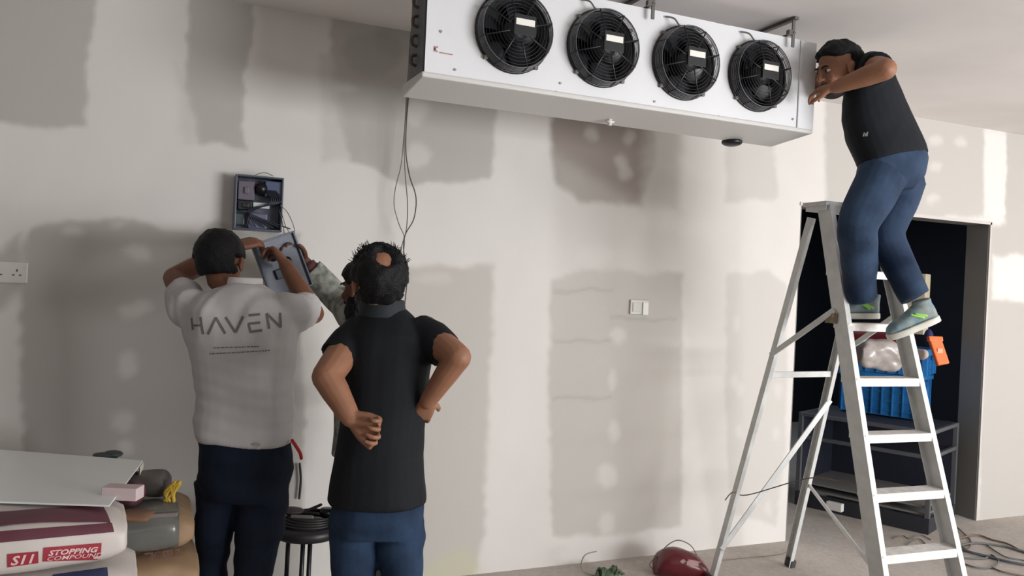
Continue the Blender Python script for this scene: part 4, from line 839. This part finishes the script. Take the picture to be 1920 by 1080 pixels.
# ---- worker in the black shirt, hands on hips
def black_man():
    z = 2.6; c0 = P(705, 900, z); base = (c0[0], c0[1], 0); sk = skinm('warm', (148, 104, 80))
    B_ = thing('person', base, 'balding person in a black shirt and blue jeans, hands on hips', 'person')
    lat = nrm(r0*.97+f0*.1); fv = nrm(f0*.97-r0*.1)
    H = head_frame(P(710, 530, 2.58), f0*.93-r0*.32+ez*.02, ez+r0*.03-f0*.12)
    g = G(); add_head(g, H); add_neck(g, H, P(722, 600, 2.61), .052)
    g.loft(secs([(680, 760, 605, .07), (660, 785, 630, .09), (655, 790, 700, .10), (655, 785, 800, .10), (640, 780, 880, .11), (640, 780, 930, .11)], lat, fv, z), 20)
    sl, el, wl = P(668, 632, z), P(613, 706, 2.44), P(657, 783, 2.40); sr, er, wr = P(795, 622, z), P(858, 670, 2.47), P(802, 752, 2.52)
    limb(g, [sl, (sl+el)/2+[0, 0, .005], el], [.055, .052, .047]); limb(g, [el, el*.62+wl*.38, wl], [.047, .043, .030])
    limb(g, [sr, (sr+er)/2, er], [.055, .049, .043]); limb(g, [er, er*.62+wr*.38, wr], [.043, .038, .027])
    add_hand(g, wl, P(690, 797, 2.39)-wl, -f0*.8-ez*.15+r0*.2, 1, (.75, 1.1, .9), .98, .10, (.75, .35, .45))
    add_hand(g, wr, P(782, 797, 2.60)-wr, f0*.9-r0*.4, 1, (.1, .4, .4), .92, .13)
    body_mesh(g, sk, B_, .0042); face_parts(H, B_)
    def keep(x, y, z_):
        k = min(-y*.9+z_*.75+.45, z_+.85+max(0, -y)*.1) if abs(x) < .8 else min(-y*.9+z_*.8+.35, z_+.30)
        v = nrm((.0, -.80, .62)); d_ = math.acos(max(-1, min(1, x*v[0]+y*v[1]+z_*v[2]))); return min(k, (d_-.30)*.5)
    hh = hair(H, B_, keep, .019, amp=.0028, freq=80, seed=8, low=.68)
    p = H[0]; tg = G()
    for k in range(150):
        a = random.uniform(0, 6.28); t = random.uniform(.35, 1.1); x, y, zz = math.cos(t)*math.cos(a), math.cos(t)*math.sin(a), math.sin(t)
        if keep(x, y, zz) < .03: continue
        q0 = p(x*.090, -.01+y*.108, .026+zz*.10); tg.tube([q0, q0+(q0-p(0, 0, 0))*.10+np.array([random.uniform(-.008, .008), random.uniform(-.008, .008), random.uniform(.0, .012)])], [.0016, .0006], 4, False)
    mk('stray_hair', tg, hairm, hh, True)['kind'] = 'stuff'
    sh = G(); sh.loft(secs([(692, 752, 568, .064), (676, 772, 586, .080), (655, 796, 607, .100), (642, 815, 626, .115), (640, 815, 655, .125), (641, 806, 700, .128), (642, 803, 750, .124), (638, 796, 800, .126), (628, 792, 850, .132), (621, 796, 900, .138), (617, 799, 936, .142)], lat, fv, z), 28, 2.3)
    sh.tube([P(680, 632, z), P(655, 648, 2.56), P(632, 674, 2.52)], [.078, .072, .067], 18, False)
    sh.tube([P(782, 625, z), P(812, 638, 2.57), P(836, 661, 2.53)], [.072, .066, .060], 18, False)
    wv = waves(71, 12, aniso=(1.6, 1.6, .8)); w2 = waves(72, 26)
    cloth('shirt', sh, mat('black_cotton', (18, 21, 26), .8, bump=.12, bscale=260, spec=.25), B_, .006, lambda p: .005*wv(p)+.0015*w2(p), 4)
    cc = P(718, 574, 2.595); cl = G().loft([(cc-ez*.035, lat*.080, fv*.082), (cc+ez*.022, lat*.068, fv*.074)], 28); mk('collar', cl, mat('black_collar', (30, 36, 42), .8), B_, True, bevel=.004)
    j = G(); j.loft(secs([(635, 785, 880, .115), (622, 793, 930, .13), (620, 796, 970, .125), (632, 786, 1000, .105)], lat, fv, z), 26, 2.3)
    j.tube(spline([P(662, 975, z), P(665, 1030, z), P(664, 1085, z-.02), P(660, 1160, z), P(656, 1250, z+.03), P(652, 1330, z+.03)], 3), list(np.interp(np.linspace(0, 1, 16), [0, .3, .6, 1], [.080, .074, .064, .058])), 18, False)
    j.tube(spline([P(752, 975, z), P(752, 1030, z), P(753, 1085, z-.02), P(750, 1160, z), P(746, 1250, z+.03), P(742, 1326, z+.03)], 3), list(np.interp(np.linspace(0, 1, 16), [0, .3, .6, 1], [.080, .070, .060, .056])), 18, False)
    f1 = waves(74, 18, aniso=(.8, .8, 1.8)); cloth('jeans', j, denim('mid', (46, 66, 92), (18, 31, 50)), B_, .007, lambda p: .005*f1(p))
    for px in (652, 742):
        q_ = P(px, 1375, z); q_ = np.array([q_[0], q_[1], .002]); shoe(B_, q_-fv*.07, q_+fv*.19, ez, mat('boot_dark', (44, 42, 42), .6), mat('boot_sole', (70, 66, 62), .7))
black_man()

# ---- bearded worker behind, arm stretched to the lid
def third_man():
    z = 3.22; c0 = P(708, 900, z); base = (c0[0], c0[1], 0); sk = skinm('deep', (104, 68, 55))
    T = thing('person', base, 'bearded person in a pale patterned shirt, mostly hidden behind the black shirt', 'person')
    lat = nrm(r0*.75+f0*.65); fv = nrm(f0*.75-r0*.65)
    H = head_frame(P(683, 540, 3.16), -r0*.84+f0*.54-ez*.12, ez-r0*.05)
    g = G(); add_head(g, H); add_neck(g, H, P(700, 600, 3.22), .055)
    g.loft([(P(705, 612, z), lat*.12, fv*.07), (P(705, 660, z), lat*.16, fv*.10), (P(705, 800, z), lat*.15, fv*.10), (P(705, 880, z), lat*.15, fv*.10)], 20)
    sr, er, wr = P(676, 606, 3.30), P(638, 566, 3.52), P(572, 492, 3.48)
    limb(g, [sr, (sr+er)/2, er], [.05, .047, .042]); limb(g, [er, er*.6+wr*.4, wr], [.042, .039, .027])
    add_hand(g, wr, P(540, 466, 3.43)-wr, -ez*.3-r0*.2-f0*.9, 1, (.4, .6, .5), 1, .1)
    sl2, el2, wl2 = P(738, 618, 3.15), P(742, 706, 3.10), P(735, 760, 3.36)
    limb(g, [sl2, (sl2+el2)/2, el2], [.05, .047, .042]); limb(g, [el2, el2*.6+wl2*.4, wl2], [.042, .039, .027]); add_hand(g, wl2, nrm(f0-ez*.3), ez, 1, (.2, .3, .3))
    body_mesh(g, sk, T); face_parts(H, T)
    hair(H, T, lambda x, y, z_: min(-y*.9+z_*.75+.42, z_+.62) if abs(x) < .8 else min(-y*.9+z_*.8+.30, z_+.15), .015, amp=.0018, seed=12)
    p, r, f, u = H; bd = G()
    bd.ell(p(0, .045, -.088), r*.050, f*.052, u*.040, 20, 14); bd.ell(p(0, .062, -.112), r*.036, f*.036, u*.034, 18, 12)
    for s_ in (-1, 1): bd.ell(p(s_*.046, .020, -.062), r*.016, f*.034, u*.040, 14, 10); bd.ell(p(s_*.056, .004, -.030), r*.010, f*.014, u*.034, 12, 10)
    bd.tube([p(-.026, .086, -.052), p(0, .096, -.045), p(.026, .086, -.052)], .006, 8)
    me = fused(bd, .004, 2); displace(me, lambda q: .0025*waves(13, 110)(q)); tree_mesh('beard', me, hairm, T, True)
    sh = G(); sh.loft([(P(700, 596, z), lat*.075, fv*.07), (P(702, 608, z), lat*.13, fv*.09), (P(705, 630, z), lat*.175, fv*.11), (P(706, 700, z), lat*.18, fv*.125), (P(706, 780, z), lat*.175, fv*.125), (P(706, 850, z), lat*.18, fv*.13)], 26, 2.3)
    sh.tube(spline([P(690, 618, 3.28), P(664, 592, 3.38), P(636, 562, 3.50), P(606, 530, 3.51), P(582, 505, 3.49)], 3), list(np.linspace(.078, .056, 13)), 18, False)
    sh.tube([sl2, (sl2*.5+el2*.5), el2*.8+sl2*.2], [.082, .074, .070], 18, False)
    w1_ = waves(81, 20)
    cloth('patterned_shirt', sh, mat('patterned_cotton', (172, 172, 164), .85, c2=(104, 110, 98), scale=26, detail=3), T, .006, lambda q: .006*w1_(q), 3)
    mk('cuff', G().tube([P(584, 507, 3.49), P(575, 496, 3.485)], [.040, .036], 16, False), mat('cuff_maroon', (92, 52, 54), .8), T, True)
    j = G(); j.loft([(P(706, 835, z), lat*.15, fv*.11), (P(706, 900, z), lat*.155, fv*.12), (P(706, 930, z), lat*.14, fv*.11)], 22)
    j.tube([P(686, 920, z), P(686, 1020, z), P(686, 1195, z)], [.075, .062, .054], 16, False); j.tube([P(728, 920, z), P(728, 1020, z), P(728, 1195, z)], [.075, .062, .054], 16, False)
    cloth('trousers', j, mat('grey_trousers', (92, 92, 90), .85), T, .008, lambda q: .003*w1_(q))
    for px in (686, 728): q_ = P(px, 1230, z); q_ = np.array([q_[0], q_[1], .002]); shoe(T, q_-fv*.07, q_+fv*.18, ez, mat('boot_dark', (44, 42, 42), .6), mat('boot_sole', (70, 66, 62), .7))
third_man()

# ---- worker on the ladder
def ladder_man():
    sk = skinm('warm', (148, 104, 80)); z = 3.58; base = P(1650, 600, 3.6)
    M = thing('person', base, 'person in a black top and blue jeans standing on the ladder, reaching to the cooler', 'person')
    fwd_ = nrm(-r0*.92+f0*.35); lat = nrm(np.cross(fwd_, ez)); lat = lat if lat@f0 < 0 else -lat      # lat points to the camera side
    H = head_frame(P(1572, 131, 3.50), -r0*.90-f0*.22-ez*.28, ez*.9-r0*.32-f0*.1)
    g = G(); add_head(g, H); add_neck(g, H, P(1622, 140, 3.58), .056)
    def s2(a, b, lr, zz=z): a_, b_ = P(*a, zz), P(*b, zz); return ((a_+b_)/2, (b_-a_)/2, lat*lr)
    g.loft([s2((1602, 135), (1650, 122), .12), s2((1590, 185), (1680, 172), .14), s2((1600, 250), (1705, 240), .13), s2((1618, 305), (1725, 290), .13)], 20)
    sn, en, wn = P(1634, 128, 3.44), P(1660, 130, 3.20), P(1568, 163, 3.34)
    limb(g, [sn, (sn+en)/2, en], [.054, .052, .044]); limb(g, [en, en*.62+wn*.38, wn], [.044, .042, .027])
    add_hand(g, wn, P(1530, 169, 3.44)-wn, -ez*.5+f0*.8, 1, (.35, .5, .4), .98, .12)
    sf, ef, wf = P(1612, 138, 3.76), P(1592, 168, 3.90), P(1550, 150, 3.80)
    limb(g, [sf, (sf+ef)/2, ef], [.052, .048, .042]); limb(g, [ef, ef*.6+wf*.4, wf], [.042, .038, .027]); add_hand(g, wf, P(1524, 140, 3.74)-wf, -ez*.5-f0*.7, -1, (.35, .5, .4), .98, .12)
    body_mesh(g, sk, M, .0045); face_parts(H, M)
    hair(H, M, lambda x, y, z_: min(-y*.9+z_*.75+.34, z_+.55, 9 if abs(x) < .5 or z_ > .30 else -y*.9-.12), .018, amp=.003, seed=15)
    p, r, f, u = H; bd = G(); bd.ell(p(0, .042, -.082), r*.050, f*.055, u*.038, 20, 14)
    for s_ in (-1, 1): bd.ell(p(s_*.047, .020, -.058), r*.014, f*.034, u*.034, 14, 10)
    bd.tube([p(-.026, .086, -.052), p(0, .096, -.045), p(.026, .086, -.052)], .005, 8)
    me = fused(bd, .004, 2); tree_mesh('beard', me, mat('beard_dark', (40, 30, 27), .7), M, True)
    sh = G(); sh.loft([s2((1604, 122), (1640, 108), .085), s2((1594, 140), (1662, 116), .16), s2((1582, 165), (1678, 142), .195), s2((1577, 195), (1691, 178), .19), s2((1578, 228), (1706, 213), .18), s2((1586, 262), (1724, 246), .175), s2((1598, 292), (1736, 272), .18), s2((1607, 314), (1740, 288), .178)], 28, 2.2)
    sh.tube([P(1622, 140, 3.50), sn, sn*.62+en*.38], [.082, .074, .066], 18, False); sh.tube([P(1625, 145, 3.66), sf, sf*.5+ef*.5], [.078, .068, .060], 18, False)
    w1_ = waves(91, 11); w2_ = waves(92, 30)
    o = cloth('black_top', sh, mat('black_jersey', (17, 21, 27), .8, bump=.1, bscale=240, spec=.25), M, .0065, lambda q: .004*w1_(q)+.001*w2_(q))
    tb = bvh(o); c_ = P(1650, 240, 3.30); decal('chest_mark', [line_quad((-.006, -.008), (-.004, .008), .004), line_quad((.0, -.008), (.002, .004), .004), line_quad((.006, -.008), (.006, .010), .004)], c_, r0, ez, tb, fw, mat('mark_pale', (170, 174, 176), .6), M, .002)
    j = G(); j.loft([s2((1612, 296), (1735, 274), .165), s2((1604, 322), (1741, 298), .17), s2((1604, 350), (1736, 330), .165), s2((1612, 372), (1716, 356), .13)], 26, 2.3)
    A_ = [P(1652, 332, 3.50), P(1632, 375, 3.46), P(1610, 422, 3.43), P(1610, 470, 3.50), P(1612, 520, 3.57), P(1616, 560, 3.62)]
    j.tube(spline(A_, 4), list(np.interp(np.linspace(0, 1, 21), [0, .4, .7, 1], [.105, .086, .076, .066])), 18, False)
    B2 = [P(1694, 338, 3.66), P(1682, 385, 3.62), P(1662, 438, 3.56), P(1680, 485, 3.55), P(1700, 530, 3.52), P(1716, 558, 3.50)]
    j.tube(spline(B2, 4), list(np.interp(np.linspace(0, 1, 21), [0, .4, .7, 1], [.102, .076, .072, .062])), 18, False)
    f1 = waves(94, 18); cloth('jeans', j, denim('blue', (52, 70, 94), (24, 38, 60)), M, .007, lambda q: .005*f1(q))
    up_m = mat('trainer_teal', (96, 124, 134), .7, c2=(140, 146, 142), scale=22); so_m = mat('trainer_sole', (206, 204, 194), .6); lime = mat('trainer_lime', (150, 206, 96), .5)
    shoe(M, P(1648, 598, 3.66), P(1570, 598, 3.70), ez, up_m, so_m, accent=lime)
    shoe(M, P(1762, 602, 3.46), P(1668, 638, 3.50), nrm(ez*.9+(-r0)*.45), up_m, so_m, accent=lime)
ladder_man()
